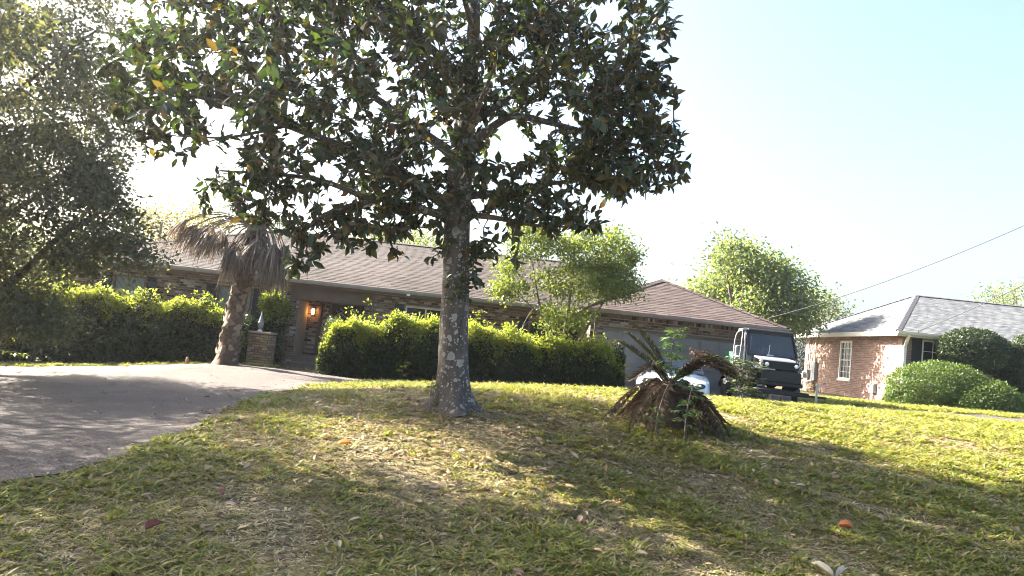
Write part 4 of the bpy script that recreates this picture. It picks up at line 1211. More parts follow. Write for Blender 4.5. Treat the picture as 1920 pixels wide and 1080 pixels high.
for a, b in (((x0, y0, ne), (xr, yr, zr)), ((xr, yr, zr), (NX + 9.3, yr, zr)), ((x0, y0 + 9.3, ne), (xr, yr, zr))): cap_line(a, b, CAP_NB, r3)
nb_part(MB().box(x0 + .05, NX, y0 + .05, y0 + 9.2, 2.99, 3.01).box(NX, NX + 12.4, y0 + .05, NY, 2.99, 3.01).build('soffit', CREAM, nb, True))
nb_part(MB().box(x0, x0 + .03, y0 + .03, y0 + 9.25, 2.93, 3.1).box(x0, NX + 12.4, y0, y0 + .03, 2.93, 3.1).build('fascia', CREAM, nb, True))
nb_part(MB().prism([(y0 - .002 - a, 3.0 + b) for a, b in gprof], x0 - .02, NX + 12.4, 'x').build('gutter', CREAM, nb, True))
nb_part(MB().box(NX - .0, NX + .1, NY - .1, NY - .014, .6, 2.6).bar((NX + .05, NY - .055, 2.58), (NX - .05, y0 - .04, 2.99), .09, .07).build('downspout', WHITE, nb, True))

# meters and pipes on the bungalow's side wall
mp = thing('meter_panel', 'grey electrical cabinet with conduit on the shaded bungalow wall', 'electric box', (NX, 33.1, 1.4))
MB().box(NX - .16, NX - .012, 32.9, 33.3, 1.05, 1.85).build('cabinet', PANEL, mp, bevel=.01)
MB().tube([(NX - .08, 33.1, 1.85), (NX - .08, 33.1, 2.95)], .025, 8).box(NX - .14, NX - .012, 33.02, 33.18, 1.9, 2.05).build('conduit', PIPE, mp)
em = thing('electric_meter', 'round white meter head on a tall conduit near the far wall end', 'meter', (NX, 33.85, 1.4))
MB().tube([(NX - .08, 33.85, 1.5), (NX - .08, 33.85, 3.0)], .03, 8).build('conduit', PIPE, em)
MB().box(NX - .16, NX - .012, 33.7, 34.0, 1.1, 1.5).build('box', PANEL, em, bevel=.01)
MB().lathe([(.0, -.3), (.09, -.28), (.11, -.22), (.11, -.15)], (NX, 33.85, 1.33), 14, 'x').build('dial', WHITE, em, smooth=True)
gm = thing('gas_meter', 'gas meter with looping grey pipes low on the bungalow wall', 'meter', (NX, 33.4, h1(NX, 33.4)))
mb = MB()
mb.tube(smooth_line([(NX - .18, 34.1, 1.0), (NX - .18, 33.2, 1.02), (NX - .18, 33.05, 1.02)], 3), .03, 8).tube([(NX - .18, 34.1, 1.0), (NX - .18, 34.12, .76), (NX - .18, 33.3, .74)], .03, 8)
mb.tube([(NX - .18, 33.55, .45), (NX - .18, 33.55, 1.3)], .025, 8).build('pipe', PIPE, gm)
MB().box(NX - .32, NX - .1, 33.75, 34.0, 1.12, 1.4).lathe([(.1, -.34), (.1, -.31)], (NX, 33.87, 1.26), 12, 'x').build('body', PIPE, gm, bevel=.02)
ub = thing('utility_box', 'small grey box low on the sunlit brick wall beside the domed bush', 'box', (NX, 27.75, 1.0))
MB().box(NX - .14, NX - .012, 27.6, 27.92, .85, 1.2).build('housing', PANEL, ub, bevel=.015)
MB().tube([(NX - .06, 27.76, .5), (NX - .06, 27.76, .85)], .02, 6).build('conduit', PIPE, ub)
pk = thing('stub_pipe', 'short grey stub pipe standing at the foot of the bungalow wall', 'pipe', (NX - .2, 32.0, h1(NX - .2, 32)))
gz = h1(NX - .2, 32)
MB().tube([(NX - .2, 32, gz - .02), (NX - .2, 32, gz + .35), (NX - .1, 32, gz + .42), (NX - .012, 32, gz + .42)], .025, 8).build('pipe', PIPE, pk)
MB().lathe([(.045, 0), (.045, .03)], (NX - .2, 32, gz + .35), 8).build('cap', PIPE, pk)
pl_ = MB()
for i in range(4):
    pl_.bar((NX - .35 - .05 * i, 33.2 - .12 * i, h1(NX - .4, 33) - .01), (NX - .06, 33.3 - .1 * i, 1.02 - .07 * i), .1, .025)
tag(pl_.build('scrap_boards', WOOD), 'few tan boards leaning on the bungalow wall below the pipes', 'boards')

rng = np.random.default_rng(12)
# ------------------------------------------------------------------ palm with its skirt of dead fronds
pb_ = at(425, 672, 17.5); pb_[2] = h1(pb_[0], pb_[1]) - .05
palm = thing('palm_tree', 'leaning palm with criss-cross trunk and a skirt of dead grey fronds', 'palm', tuple(pb_))
ppts = [pb_, at(434, 620, 17.5), at(447, 560, 17.5), at(462, 500, 17.5), at(476, 450, 17.5), at(486, 415, 17.5)]
trunk_mesh('trunk', ppts, [.24, .21, .195, .195, .2, .16], PALMT, palm, 16, .06, 2, 8, .06)
PP = smooth_line(ppts, 12)
seg = np.concatenate([[0], np.cumsum(np.linalg.norm(np.diff(PP, axis=0), axis=1))])
def pal(s): return np.array([np.interp(s, seg, PP[:, a]) for a in range(3)])
nb_ = 150
bme = None
for i in range(nb_):
    s = .05 + (seg[-1] - .15) * i / nb_
    c_ = pal(s); tn = unit(pal(s + .05) - pal(s - .05)); an = i * 2.3999 + rng.normal() * .12
    ref = unit(np.cross(tn, (0, 1, 0))); b_ = np.cross(tn, ref)
    o_ = ref * math.cos(an) + b_ * math.sin(an); sd_ = np.cross(tn, o_)
    r_ = .178 + .03 * (s < .4)
    if bme is None:
        mb = MB()
        mb.add([(-.1, 0, 0), (.1, 0, 0), (.045, .055, .17), (-.045, .055, .17), (-.1, -.05, 0), (.1, -.05, 0), (.02, .03, .2), (-.02, .03, .2), (0, .05, .03)],
               [(0, 1, 8), (1, 2, 8), (2, 3, 8), (3, 0, 8), (3, 2, 6, 7), (0, 3, 7, 4), (1, 5, 6, 2), (4, 7, 6, 5)])
        o = mb.build('leaf_base', BOOT, palm); bme = o.data
    else:
        o = link('leaf_base', bme, BOOT, palm)
    lean = .25 * (1 if i % 2 else -1)
    z_ = unit(tn + sd_ * lean * 2.2); x_ = unit(np.cross(o_, z_)); y_ = np.cross(z_, x_)
    sc_ = rng.uniform(.75, 1.1)
    p_ = c_ + o_ * r_
    o.matrix_basis = Matrix(((x_[0] * sc_, y_[0] * sc_, z_[0] * sc_, p_[0]), (x_[1] * sc_, y_[1] * sc_, z_[1] * sc_, p_[1]), (x_[2] * sc_, y_[2] * sc_, z_[2] * sc_, p_[2]), (0, 0, 0, 1)))


def fan_frond(start, az, plen, rise, fanlen, mat, droop=1.0, nseg=26, wd=.032, spread=1.1):
    hd = np.array([math.cos(az), math.sin(az), 0])
    pts = []
    for t in np.linspace(0, 1, 7):
        pts.append(start + hd * plen * (t ** .9) + np.array([0, 0, rise * t - (rise * .6 + .28 * droop) * t ** 2.4]))
    mb = MB(); mb.tube(pts, list(np.linspace(.022, .011, 7)), 4)
    tip = pts[-1]; td = unit(pts[-1] - pts[-2]); side = np.array([-math.sin(az), math.cos(az), 0])
    for i in range(nseg):
        a = (i / (nseg - 1) - .5) * 2 * spread
        d0 = unit(td * math.cos(a) + side * math.sin(a) + np.array([0, 0, rng.normal() * .12]))
        L_ = fanlen * rng.uniform(.7, 1.05) * (1 - .2 * abs(a) / spread)
        p = tip.copy(); Vp = []; v = d0.copy()
        st = 5
        for j in range(st):
            wj = wd * (.5, 1, .85, .5, .08)[j] * rng.uniform(.8, 1.15)
            sdv = unit(np.cross(v, (rng.normal() * .3, rng.normal() * .3, 1)))
            Vp += [p - sdv * wj / 2, p + sdv * wj / 2]
            p = p + v * L_ / (st - 1)
            v = unit(v + np.array([0, 0, -.42 * droop]) + rng.normal(size=3) * .07)
        mb.add(Vp, [(2 * j, 2 * j + 1, 2 * j + 3, 2 * j + 2) for j in range(st - 1)])
    return mb.build('frond', mat, palm)


top = pal(seg[-1] - .15)
for i in range(30):                                             # close skirt
    s = seg[-1] - .1 - rng.random() * .35
    fan_frond(pal(s), i * 2.4 + rng.normal() * .2, rng.uniform(.3, .6), rng.uniform(-.05, .25), rng.uniform(.75, 1.15), DEADP, 1.5, 24, .03)
for az, pl2, rs in ((3.0, 1.25, .5), (3.25, 1.15, .35), (2.8, 1.0, .3), (3.5, 1.05, .5), (3.9, .8, .35), (3.3, .9, .15), (2.6, 1.2, .5), (3.1, 1.45, .62), (3.35, 1.3, .6), (2.9, 1.5, .5), (3.7, 1.0, .3), (3.05, .75, .1), (3.2, 1.65, .7), (2.75, 1.35, .65), (3.45, 1.5, .75)):   # long arching ones to the left
    fan_frond(top, az, pl2, rs, rng.uniform(.85, 1.15), DEADP, 1.2, 28, .034)
for az, pl2, rs in ((-.1, .5, .35), (-.4, .55, .3), (.3, .5, .3), (-.7, .45, .3), (.0, .62, .4), (-.25, .42, .2), (-.5, .6, .42), (.15, .58, .25), (-.15, .7, .5), (-.35, .3, .1), (.05, .35, .15)):   # hanging mass to the right
    fan_frond(top, az, pl2, rs, rng.uniform(1.05, 1.35), DEADP, 1.9, 30, .034, .8)
for az in (.4, 1.3, 2.2, 4.2, 5.2): fan_frond(top + (0, 0, .1), az, .8, .9, .75, PALMG, .3, 24, .03, 1.4)
fan_frond(top, .35, 1.2, .2, .6, DEADP, 1.0, 16); fan_frond(top, -.2, 1.1, .45, .6, DEADP, .9, 14)

# palmetto clump between hedge and garage
pmb = np.array([2.55, 19.75, 0]); pmb[2] = h1(2.55, 19.75)
pmt = thing('palmetto', 'low fan palmetto poking above the hedge beside the garage corner', 'plant', tuple(pmb))
palm_save = palm; palm = pmt
for i in range(17):
    az = i * 2.4
    fan_frond(pmb + np.array([0, 0, .45]), az, rng.uniform(.25, .6), rng.uniform(.75, 1.25), rng.uniform(.45, .6), PALMG, .35, 18, .03, 1.2)
palm = palm_save
MB().tube([pmb - (0, 0, .05), pmb + (0, 0, .5)], [.12, .08], 10).build('stem', PALMT, pmt)

rng = np.random.default_rng(21)
# ------------------------------------------------------------------ dying sago palm on the lawn
sb = at(1258, 800, 9.6); sb[2] = h1(sb[0], sb[1]) - .03
sago = thing('sago_palm', 'dying sago palm with a dome of drooping brown fronds on the lawn', 'palm', tuple(sb))
trunk_mesh('trunk', [sb, sb + (0, 0, .2), sb + (0, 0, .42), sb + (0, 0, .6)], [.24, .25, .22, .1], PALMT, sago, 14, .02, 3, 5, .12)


def sago_frond(pts, mat, leaf=.12, dens=.011, wd=.011, vee=.5, parent=sago, ragged=.2, nrm_up=None):
    P = smooth_line(pts, 10)
    sl = np.concatenate([[0], np.cumsum(np.linalg.norm(np.diff(P, axis=0), axis=1))]); tot = sl[-1]
    mb = MB(); mb.tube(P[::3] if len(P) > 12 else P, list(np.linspace(.011, .004, len(P[::3] if len(P) > 12 else P))), 5)
    n = int(tot / dens)
    s = np.linspace(.12 * tot, tot, n)
    C_ = np.stack([np.interp(s, sl, P[:, a]) for a in range(3)], 1)
    Tn = unit(np.stack([np.interp(np.minimum(s + .03, tot), sl, P[:, a]) - np.interp(np.maximum(s - .03, 0), sl, P[:, a]) for a in range(3)], 1))
    o_ = np.array(pts[-1]) - np.array(pts[0]); o_[2] = 0; o_ = unit(o_ + 1e-4)
    side = np.array([-o_[1], o_[0], 0])
    N_ = unit(np.cross(Tn, side)); N_ *= np.sign(N_[:, 2:3] + .35 * (N_ @ o_)[:, None] + 1e-6)
    prof = np.sin(np.clip((s / tot - .1) / .9, 0, 1) * PI * .86 + .3) ** .6
    VV = []; TT = []
    for sg in (-1, 1):
        d = unit(side[None] * sg * .75 + Tn * .6 + N_ * vee + rng.normal(size=(n, 3)) * ragged)
        L_ = leaf * prof * rng.uniform(.75, 1.1, n)
        V_, T_ = leaf_verts(LEAF, C_, d, N_ + rng.normal(size=(n, 3)) * .4, L_, np.full(n, wd))
        VV.append(V_); TT.append(T_)
    mb.f = [tuple(f_) for f_ in mb.f]
    b = len(mb.v)
    mb.v += [tuple(v_) for v_ in VV[0]] + [tuple(v_) for v_ in VV[1]]
    mb.f += [tuple(int(x) + b for x in t_) for t_ in TT[0]] + [tuple(int(x) + b + len(VV[0]) for x in t_) for t_ in TT[1]]
    me_ = bpy.data.meshes.new('frond'); me_.from_pydata(mb.v, [], mb.f); me_.update()
    return link('frond', me_, mat, parent)


cz = sb[2] + .5
cc = np.array([sb[0] - .06, sb[1], cz])
for i in range(32):
    az = i * 2.39996 + rng.normal() * .16; R = rng.uniform(.5, .88); topz = rng.uniform(-.04, .2) * (1 if i < 30 else .3)
    hd = np.array([math.cos(az), math.sin(az), 0]); sw = np.array([-hd[1], hd[0], 0]) * rng.normal() * .15
    gz_ = h1(*(cc + hd * R)[:2])
    end = cc + hd * R + sw; end[2] = gz_ + .03
    sago_frond([cc + hd * .05, cc + hd * R * .26 + (0, 0, topz * .6 + .02), cc + hd * R * .58 + sw * .5 + (0, 0, topz * .3 - .1), cc + hd * R * .86 + sw + (0, 0, -.33), end], DEADS, .115, .0095, .011, -.15 if i % 3 else .3)
up_tips = [((1190, 606, 9.45), .95), ((1163, 640, 9.3), .9), ((1180, 625, 9.9), .85)]
for (a, b_, c_), _ in up_tips:
    t_ = at(a, b_, c_); m_ = cc * .5 + t_ * .5 + (0.05, 0, .03)
    sago_frond([cc, m_, t_ + (-.02, 0, .0), t_ + (-.06, 0, -.0)], LIVES, .12, .009, .011, .55, ragged=.12)
for (tx, ty, tz, mz) in ((3.14, 9.4, 1.22, 1.42), (3.0, 9.2, 1.22, 1.36), (2.95, 9.9, 1.24, 1.38), (3.08, 9.7, 1.16, 1.36), (2.85, 9.3, 1.2, 1.3), (2.92, 9.6, 1.28, 1.44), (3.2, 9.55, 1.1, 1.4), (2.7, 9.2, 1.25, 1.33), (2.98, 9.35, 1.12, 1.34), (1.5, 9.0, .98, 1.2)):
    t_ = np.array((tx, ty, tz)); m_ = cc * .5 + t_ * .5; m_[2] = mz
    sago_frond([cc + (0, 0, .06), cc * .75 + t_ * .25 + (0, 0, .2), m_, t_ * .8 + cc * .2 + (0, 0, .09), t_], LIVES if tx > 3 else DEADS, .13, .009, .012, -.1, ragged=.2)
# tan woolly seed clumps lying on the fronds
for (a, b_) in ((1306, 662), (1338, 686)):
    c_ = at(a, b_, 9.35); q = c_ + rng.normal(size=(90, 3)) * np.array([.05, .03, .016])
    leaves('seed_husk', LEAF, q, rdir(90), rdir(90) + np.array([0, 0, 1]), rng.uniform(.03, .06, 90), rng.uniform(.012, .022, 90), LITTER, sago)


def sapling(label, base, top_, n, spread, Ln, mat=WEED, name='sapling', asp=.3, group='weedy saplings near the sago palm', bend=.04):
    base = np.array(base, float); top_ = np.array(top_, float)
    root = thing(name, label, 'plant', tuple(base), 0, group)
    mb = MB(); LL = [smooth_line([base, base * .5 + top_ * .5 + rng.normal(size=3) * bend, top_])]
    mb.tube(LL[0], list(np.linspace(.009, .004, len(LL[0]))), 5)
    pos = []; dr_ = []
    for i in range(max(4, n // 14)):
        t = .25 + .75 * (i + rng.random()) / max(4, n // 14)
        a = LL[0][min(int(t * (len(LL[0]) - 1)), len(LL[0]) - 1)]
        az = i * 2.4; L_ = spread * rng.uniform(.5, 1.1)
        e_ = a + np.array([math.cos(az) * L_, math.sin(az) * L_, L_ * rng.uniform(-.1, .5)])
        mb.tube([a, a * .5 + e_ * .5 + (0, 0, .03), e_], [.004, .003, .002], 3, False)
        for k_ in range(14):
            s = .2 + .8 * k_ / 13
            pos.append(a + (e_ - a) * s + rng.normal(size=3) * .01)
            dr_.append(unit(e_ - a) * .5 + unit(np.cross(e_ - a, (0, 0, 1))) * (1 if k_ % 2 else -1) * .8 + np.array([0, 0, -.25 + rng.normal() * .2]))
    mb.build('stem', BARK_T, root)
    pos = np.array(pos); m = len(pos)
    L_ = Ln * rng.uniform(.7, 1.2, m)
    leaves('leaves', LEAF, pos, np.array(dr_), unit(rdir(m) * .5 + np.array([0, -.2, 1])), L_, L_ * asp, mat, root)


def G(px, py, d_):
    p = at(px, py, d_); p[2] = h1(p[0], p[1]) - .01
    return p


sapling('tall green sapling rising out of the centre of the sago palm', cc + (.03, -.05, -.15), at(1266, 612, 9.5), 420, .2, .085)
sapling('low leafy weed sprouting through the front of the brown sago dome', G(1285, 800, 8.85), at(1300, 715, 8.85), 180, .18, .07)
sapling('tiny green weed at the foot of the sago palm front', G(1235, 800, 8.75), at(1238, 765, 8.75), 80, .13, .065)
sapling('bushy broad-leaved sapling standing in front of the trailer', G(1392, 748, 13.2), at(1395, 668, 13.2), 420, .36, .12, HEDGE, asp=.42)
sapling('bent weed shoot beside the magnolia trunk foot', G(808, 748, 9.3), at(812, 705, 9.3), 60, .1, .06)
sapling('tall thin grassy weed standing before the middle hedge', G(752, 708, 18.3), at(762, 672, 18.3), 28, .12, .12, NEWG, 'weed', .16)

sapling('arching leafy shrub hanging over the verge at the left frame edge', G(-30, 660, 15.5), at(60, 585, 15.2), 170, .75, .11, NEWG, 'shrub', .4, None, .1)
# ------------------------------------------------------------------ white car on the drive (nose to the street)
cx, cy = 4.2, 16.7
cg = h1(cx, cy + 1.8) + .0
car = thing('parked_car', 'low white car facing the street behind the sago palm', 'car', (cx, cy + 1.9, cg), 0)
secs = [  # y from nose, half width, z low, z belt, z top (centre)
    (0.0, .60, .30, .48, .52), (.06, .72, .22, .56, .60), (.25, .82, .2, .64, .68), (.8, .86, .2, .70, .75), (1.35, .86, .2, .74, .80), (2.0, .85, .2, .76, .80), (2.9, .86, .22, .78, .8), (3.5, .84, .26, .76, .79), (3.75, .72, .34, .66, .7)]
V = []; F = []
ringn = None
for (yy, hw, zl_, zbt, zt) in secs:
    ring = [(-hw * .9, zl_), (-hw, zl_ + .12), (-hw * 1.0, (zl_ + zbt) / 2), (-hw * .97, zbt - .04), (-hw * .86, zbt), (-hw * .45, zt - .01), (0, zt), (hw * .45, zt - .01), (hw * .86, zbt), (hw * .97, zbt - .04), (hw, (zl_ + zbt) / 2), (hw, zl_ + .12), (hw * .9, zl_)]
    ringn = len(ring)
    V += [(cx + a, cy + yy, cg + b) for a, b in ring]
for i in range(len(secs) - 1):
    for j in range(ringn):
        F.append((i * ringn + j, i * ringn + (j + 1) % ringn, (i + 1) * ringn + (j + 1) % ringn, (i + 1) * ringn + j))
F += [tuple(range(ringn)), tuple(reversed(range((len(secs) - 1) * ringn, len(secs) * ringn)))]
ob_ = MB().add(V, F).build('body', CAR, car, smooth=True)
ob_.modifiers.new('sub', 'SUBSURF').levels = 1; ob_.modifiers['sub'].render_levels = 2
# cabin
def loop_cab(s0, z0, hw0, s1, z1, hw1): return [(cx - hw0, cy + s0, cg + z0), (cx + hw0, cy + s0, cg + z0), (cx + hw1, cy + s1, cg + z1), (cx - hw1, cy + s1, cg + z1)]
ws = MB().add(loop_cab(1.3, .77, .7, 1.95, 1.1, .55), [(0, 1, 2, 3)]).build('windshield', GLASS, car)
MB().add([(cx - .56, cy + 1.95, cg + 1.1), (cx + .56, cy + 1.95, cg + 1.1), (cx + .54, cy + 2.65, cg + 1.12), (cx - .54, cy + 2.65, cg + 1.12), (cx - .66, cy + 3.4, cg + .78), (cx + .66, cy + 3.4, cg + .78)], [(0, 1, 2, 3), (3, 2, 5, 4)]).build('roof', BLACK, car)
for sg in (-1, 1):
    MB().add([(cx + sg * .72, cy + 1.3, cg + .765), (cx + sg * .56, cy + 1.95, cg + 1.095), (cx + sg * .54, cy + 2.65, cg + 1.115), (cx + sg * .68, cy + 3.4, cg + .77)], [(0, 1, 2, 3)]).build('side_window', GLASS, car)
    MB().tube([(cx + sg * .71, cy + 1.29, cg + .77), (cx + sg * .565, cy + 1.94, cg + 1.105), (cx + sg * .55, cy + 2.65, cg + 1.125)], .022, 6).build('pillar', BLACK, car)
    hl = MB().lathe([(.0, -.03), (.1, -.02), (.11, .05)], (cx + sg * .6, cy + .035, cg + .53), 12, 'y'); hl.v = [(a, b, (c_ - cg - .53) * .55 + cg + .53) for a, b, c_ in hl.v]
    hl.build('headlight', GLASS, car, smooth=True)
    MB().lathe([(.0, -.01), (.055, -.01), (.065, .06)], (cx + sg * .63, cy + .0, cg + .36), 10, 'y').build('fog_light', BLACK, car)
    MB().lathe([(.0, -.015), (.022, -.01), (.03, .0)], (cx + sg * .58, cy + .0, cg + .535), 8, 'y').build('lamp_lens', LENS, car)
    for yy in (.75, 3.0):
        wh = MB().lathe([(.2, -.09), (.3, -.09), (.315, -.05), (.315, .05), (.3, .09), (.2, .09)], (cx + sg * .76, cy + yy, cg + .3), 18, 'x').build('wheel', RUBBER, car, smooth=True)
        MB().lathe([(.0, -.07), (.19, -.08), (.2, .08), (.0, .06)], (cx + sg * .77, cy + yy, cg + .3), 14, 'x').build('rim', STEEL, wh)
MB().prism([(cx - .5, cg + .24), (cx + .5, cg + .24), (cx + .58, cg + .42), (cx - .58, cg + .42)], cy - .025, cy + .1).build('air_intake', BLACK, car, bevel=.01)
MB().box(cx - .62, cx + .62, cy + .02, cy + .2, cg + .14, cg + .22).build('chin_spoiler', BLACK, car)
MB().lathe([(.0, -.006), (.035, -.006), (.035, .02)], (cx + .05, cy + .01, cg + .52), 10, 'y').build('emblem', STEEL, car)

car.rotation_euler = (0, 0, -.21)

# ------------------------------------------------------------------ trailer with the utility vehicle on it
tx, ty = 6.55, 18.0
tg = h1(tx, ty + .6)
dk = tg + .42
tr_ = thing('utility_trailer', 'small flat steel trailer carrying the utility vehicle', 'trailer', (tx, ty + 1, tg))
mb = MB()
mb.box(tx - .68, tx + .68, ty - .3, ty - .22, dk - .1, dk).box(tx - .68, tx + .68, ty + 2.4, ty + 2.48, dk - .1, dk).box(tx - .68, tx - .6, ty - .22, ty + 2.4, dk - .1, dk).box(tx + .6, tx + .68, ty - .22, ty + 2.4, dk - .1, dk)
mb.bar((tx - .2, ty - .25, dk - .06), (tx + .7, ty - .5, dk - .06), .05, .05).bar((tx + .6, ty - .25, dk - .065), (tx + .72, ty - .5, dk - .065), .05, .05).bar((tx + .7, ty - .5, dk - .06), (tx + .98, ty - .56, dk - .06), .05, .05)
mb.build('frame', BLACK, tr_)
for i in range(9): MB().box(tx - .59 + i * .132, tx - .59 + i * .132 + .124, ty - .215, ty + 2.39, dk - .05, dk - .012).build('deck_plank', BLOCK, tr_)
MB().tube([(tx + .76, ty - .53, tg + .02), (tx + .76, ty - .53, dk + .22)], .03, 8).lathe([(.1, 0), (.1, .02)], (tx + .76, ty - .53, tg), 10).bar((tx + .76, ty - .53, dk + .22), (tx + .88, ty - .53, dk + .25), .02, .02).build('jack', STEEL, tr_)
for sg in (-1, 1):
    wh = MB().lathe([(.15, -.08), (.27, -.08), (.285, -.04), (.285, .04), (.27, .08), (.15, .08)], (tx + sg * .82, ty + 1.2, tg + .285), 18, 'x').build('wheel', RUBBER, tr_, smooth=True)
    MB().lathe([(.0, -.05), (.15, -.07), (.15, .07), (.0, .05)], (tx + sg * .82, ty + 1.2, tg + .285), 12, 'x').build('rim', PIPE, wh)
    pts = [(tx + sg * .82, ty + 1.2 + .36 * math.cos(a), tg + .29 + .34 * math.sin(a)) for a in np.linspace(.1, PI - .1, 9)]
    mb = MB()
    for a, b in zip(pts[:-1], pts[1:]): mb.bar(a, b, .22, .012, (1, 0, 0)) if False else mb.add([(p[0] + o_, p[1], p[2]) for p in (a, b) for o_ in (-.11, .11)] + [(p[0] + o_, p[1], p[2] + .012) for p in (a, b) for o_ in (-.11, .11)], [(0, 1, 3, 2), (4, 6, 7, 5), (0, 4, 5, 1), (2, 3, 7, 6)])
    mb.build('fender', BLACK, tr_)
for i, (bx0, w_) in enumerate(((-.28, .22), (-.04, .24))):
    bz = h1(tx + bx0, ty - .35)
    tag(MB().box(tx + bx0, tx + bx0 + w_, ty - .5, ty - .2, bz - .02, dk - .105).build('support_block', BLOCK, bevel=.012),
        ('left weathered grey block propping the front of the trailer', 'right weathered grey block propping the front of the trailer')[i], 'block', 'blocks under the trailer')

ut = thing('utility_vehicle', 'black utility vehicle with white hood edge, windshield and pale tube cage', 'utility vehicle', (tx, ty + .8, dk))
uz = dk
# wheels
for sg in (-1, 1):
    for yy, r_ in ((.32, .26), (1.75, .27)):
        wh = MB().lathe([(.13, -.1), (r_ - .02, -.1), (r_, -.06), (r_, .06), (r_ - .02, .1), (.13, .1)], (tx + sg * .5, ty + yy, uz + r_), 18, 'x').build('wheel', RUBBER, ut, smooth=True)
        MB().lathe([(.0, -.07), (.03, -.08), (.13, -.08), (.13, .08), (.0, .07)], (tx + sg * .5, ty + yy, uz + r_), 12, 'x').build('rim', STEEL, wh)
    MB().add([(tx + sg * .38, ty - .02, uz + .5), (tx + sg * .62, ty - .02, uz + .46), (tx + sg * .62, ty + .3, uz + .6), (tx + sg * .38, ty + .3, uz + .62), (tx + sg * .62, ty + .66, uz + .42), (tx + sg * .38, ty + .66, uz + .44)],
             [(0, 1, 2, 3), (3, 2, 4, 5)]).build('fender', PIPE if sg < 0 else BLACK, ut)
MB().prism([(ty - .02, uz + .2), (ty + .06, uz + .68), (ty + .55, uz + .755), (ty + .75, uz + .755), (ty + .75, uz + .22)], tx - .36, tx + .5, 'x').build('front_body', BLACK, ut, bevel=.03)
hood = MB(); hood.prism([(ty - .0, uz + .69), (ty + .02, uz + .725), (ty + .52, uz + .79), (ty + .53, uz + .79), (ty + .53, uz + .76), (ty + .1, uz + .69)], tx - .42, tx + .44, 'x')
hood.build('hood', UTVW, ut, bevel=.02)
MB().box(tx - .42, tx - .36, ty - .015, ty + .1, uz + .5, uz + .69).build('hood_cheek', UTVW, ut, bevel=.015)
gr_ = MB().box(tx - .36, tx + .5, ty - .05, ty - .0, uz + .5, uz + .688).build('grille', BLACK, ut, bevel=.01)
for i in range(4): MB().box(tx - .2, tx + .36, ty - .062, ty - .051, uz + .53 + i * .038, uz + .545 + i * .038).build('slat', RUBBER, gr_)
for xx in (-.28, .43):
    hl = MB().lathe([(.0, -.03), (.045, -.02), (.055, .0), (.055, .05)], (tx + xx, ty - .06, uz + .6), 14, 'y').build('headlight', LENS, ut, smooth=True)
    MB().lathe([(.056, -.01), (.068, -.01), (.068, .05), (.056, .05)], (tx + xx, ty - .058, uz + .6), 14, 'y').build('bezel', BLACK, hl)
MB().tube([(tx - .5, ty - .12, uz + .48), (tx - .1, ty - .12, uz + .48)], .018, 8).build('tow_bar', STEEL, ut)
MB().box(tx - .4, tx + .56, ty - .1, ty - .02, uz + .18, uz + .46).box(tx - .5, tx + .62, ty - .08, ty + .05, uz + .1, uz + .2).build('bumper', BLACK, ut, bevel=.02)
# floor, cargo bed, seats
MB().box(tx - .6, tx + .6, ty + .72, ty + 1.5, uz + .26, uz + .31).build('floor', BLACK, ut)
MB().box(tx - .58, tx + .58, ty + 1.02, ty + 1.48, uz + .311, uz + .52).build('seat_base', BLACK, ut, bevel=.02)
for xx in (-.38, .32):
    MB().box(tx + xx - .22, tx + xx + .22, ty + 1.0, ty + 1.42, uz + .521, uz + .62).build('seat', SEAT, ut, bevel=.03)
    MB().box(tx + xx - .22, tx + xx + .22, ty + 1.43, ty + 1.53, uz + .56, uz + 1.02).build('seat_back', SEAT, ut, bevel=.04)
bed = MB().box(tx - .64, tx + .64, ty + 1.56, ty + 2.3, uz + .55, uz + .6).box(tx - .64, tx - .6, ty + 1.56, ty + 2.3, uz + .601, uz + .84).box(tx + .6, tx + .64, ty + 1.56, ty + 2.3, uz + .601, uz + .84).box(tx - .6, tx + .6, ty + 2.26, ty + 2.3, uz + .601, uz + .84).box(tx - .6, tx + .6, ty + 1.56, ty + 1.6, uz + .601, uz + .84)
bed.build('cargo_bed', UTVG, ut)
# cage, doors and roof
rt = uz + 1.4
mb = MB()
for sg in (-1, 1):
    x_ = tx + sg * .62
    MB().tube(smooth_line([(x_, ty + .6, uz + .3), (x_, ty + .52, uz + .75), (x_ - sg * .06, ty + .75, rt - .05), (x_ - sg * .06, ty + .8, rt)], 3), .017, 8).build('front_post', BLACK, ut, smooth=True)
    mb.tube(smooth_line([(x_, ty + 1.52, uz + .3), (x_, ty + 1.55, uz + .9), (x_ - sg * .03, ty + 1.55, rt - .12), (x_ - sg * .06, ty + 1.42, rt), (x_ - sg * .06, ty + .8, rt)], 4), .015, 8)
    mb.tube([(x_, ty + 1.03, uz + .35), (x_ - sg * .05, ty + 1.03, rt)], .015, 8)
    mb.tube([(x_, ty + 1.03, uz + .72), (x_, ty + 1.52, uz + .74)], .018, 8)
mb.tube([(tx - .56, ty + 1.42, rt), (tx + .56, ty + 1.42, rt)], .024, 8).tube([(tx - .59, ty + 1.55, uz + .95), (tx + .59, ty + 1.55, uz + .95)], .02, 8).tube([(tx - .2, ty + 1.5, uz + .6), (tx - .2, ty + 1.44, rt)], .02, 8)
mb.build('roll_cage', CAGE, ut, smooth=True)
MB().bar((tx - .66, ty + .5, uz + .68), (tx - .6, ty + .74, rt - .02), .026, .035, (0, 1, 0)).bar((tx - .68, ty + .54, uz + .2), (tx - .66, ty + .5, uz + .7), .024, .035, (0, 1, 0)).box(tx - .68, tx - .57, ty + .7, ty + 1.05, rt + .0, rt + .035).build('door_frame', CAGE, ut)
fz0, fz1 = uz + .8, rt - .04
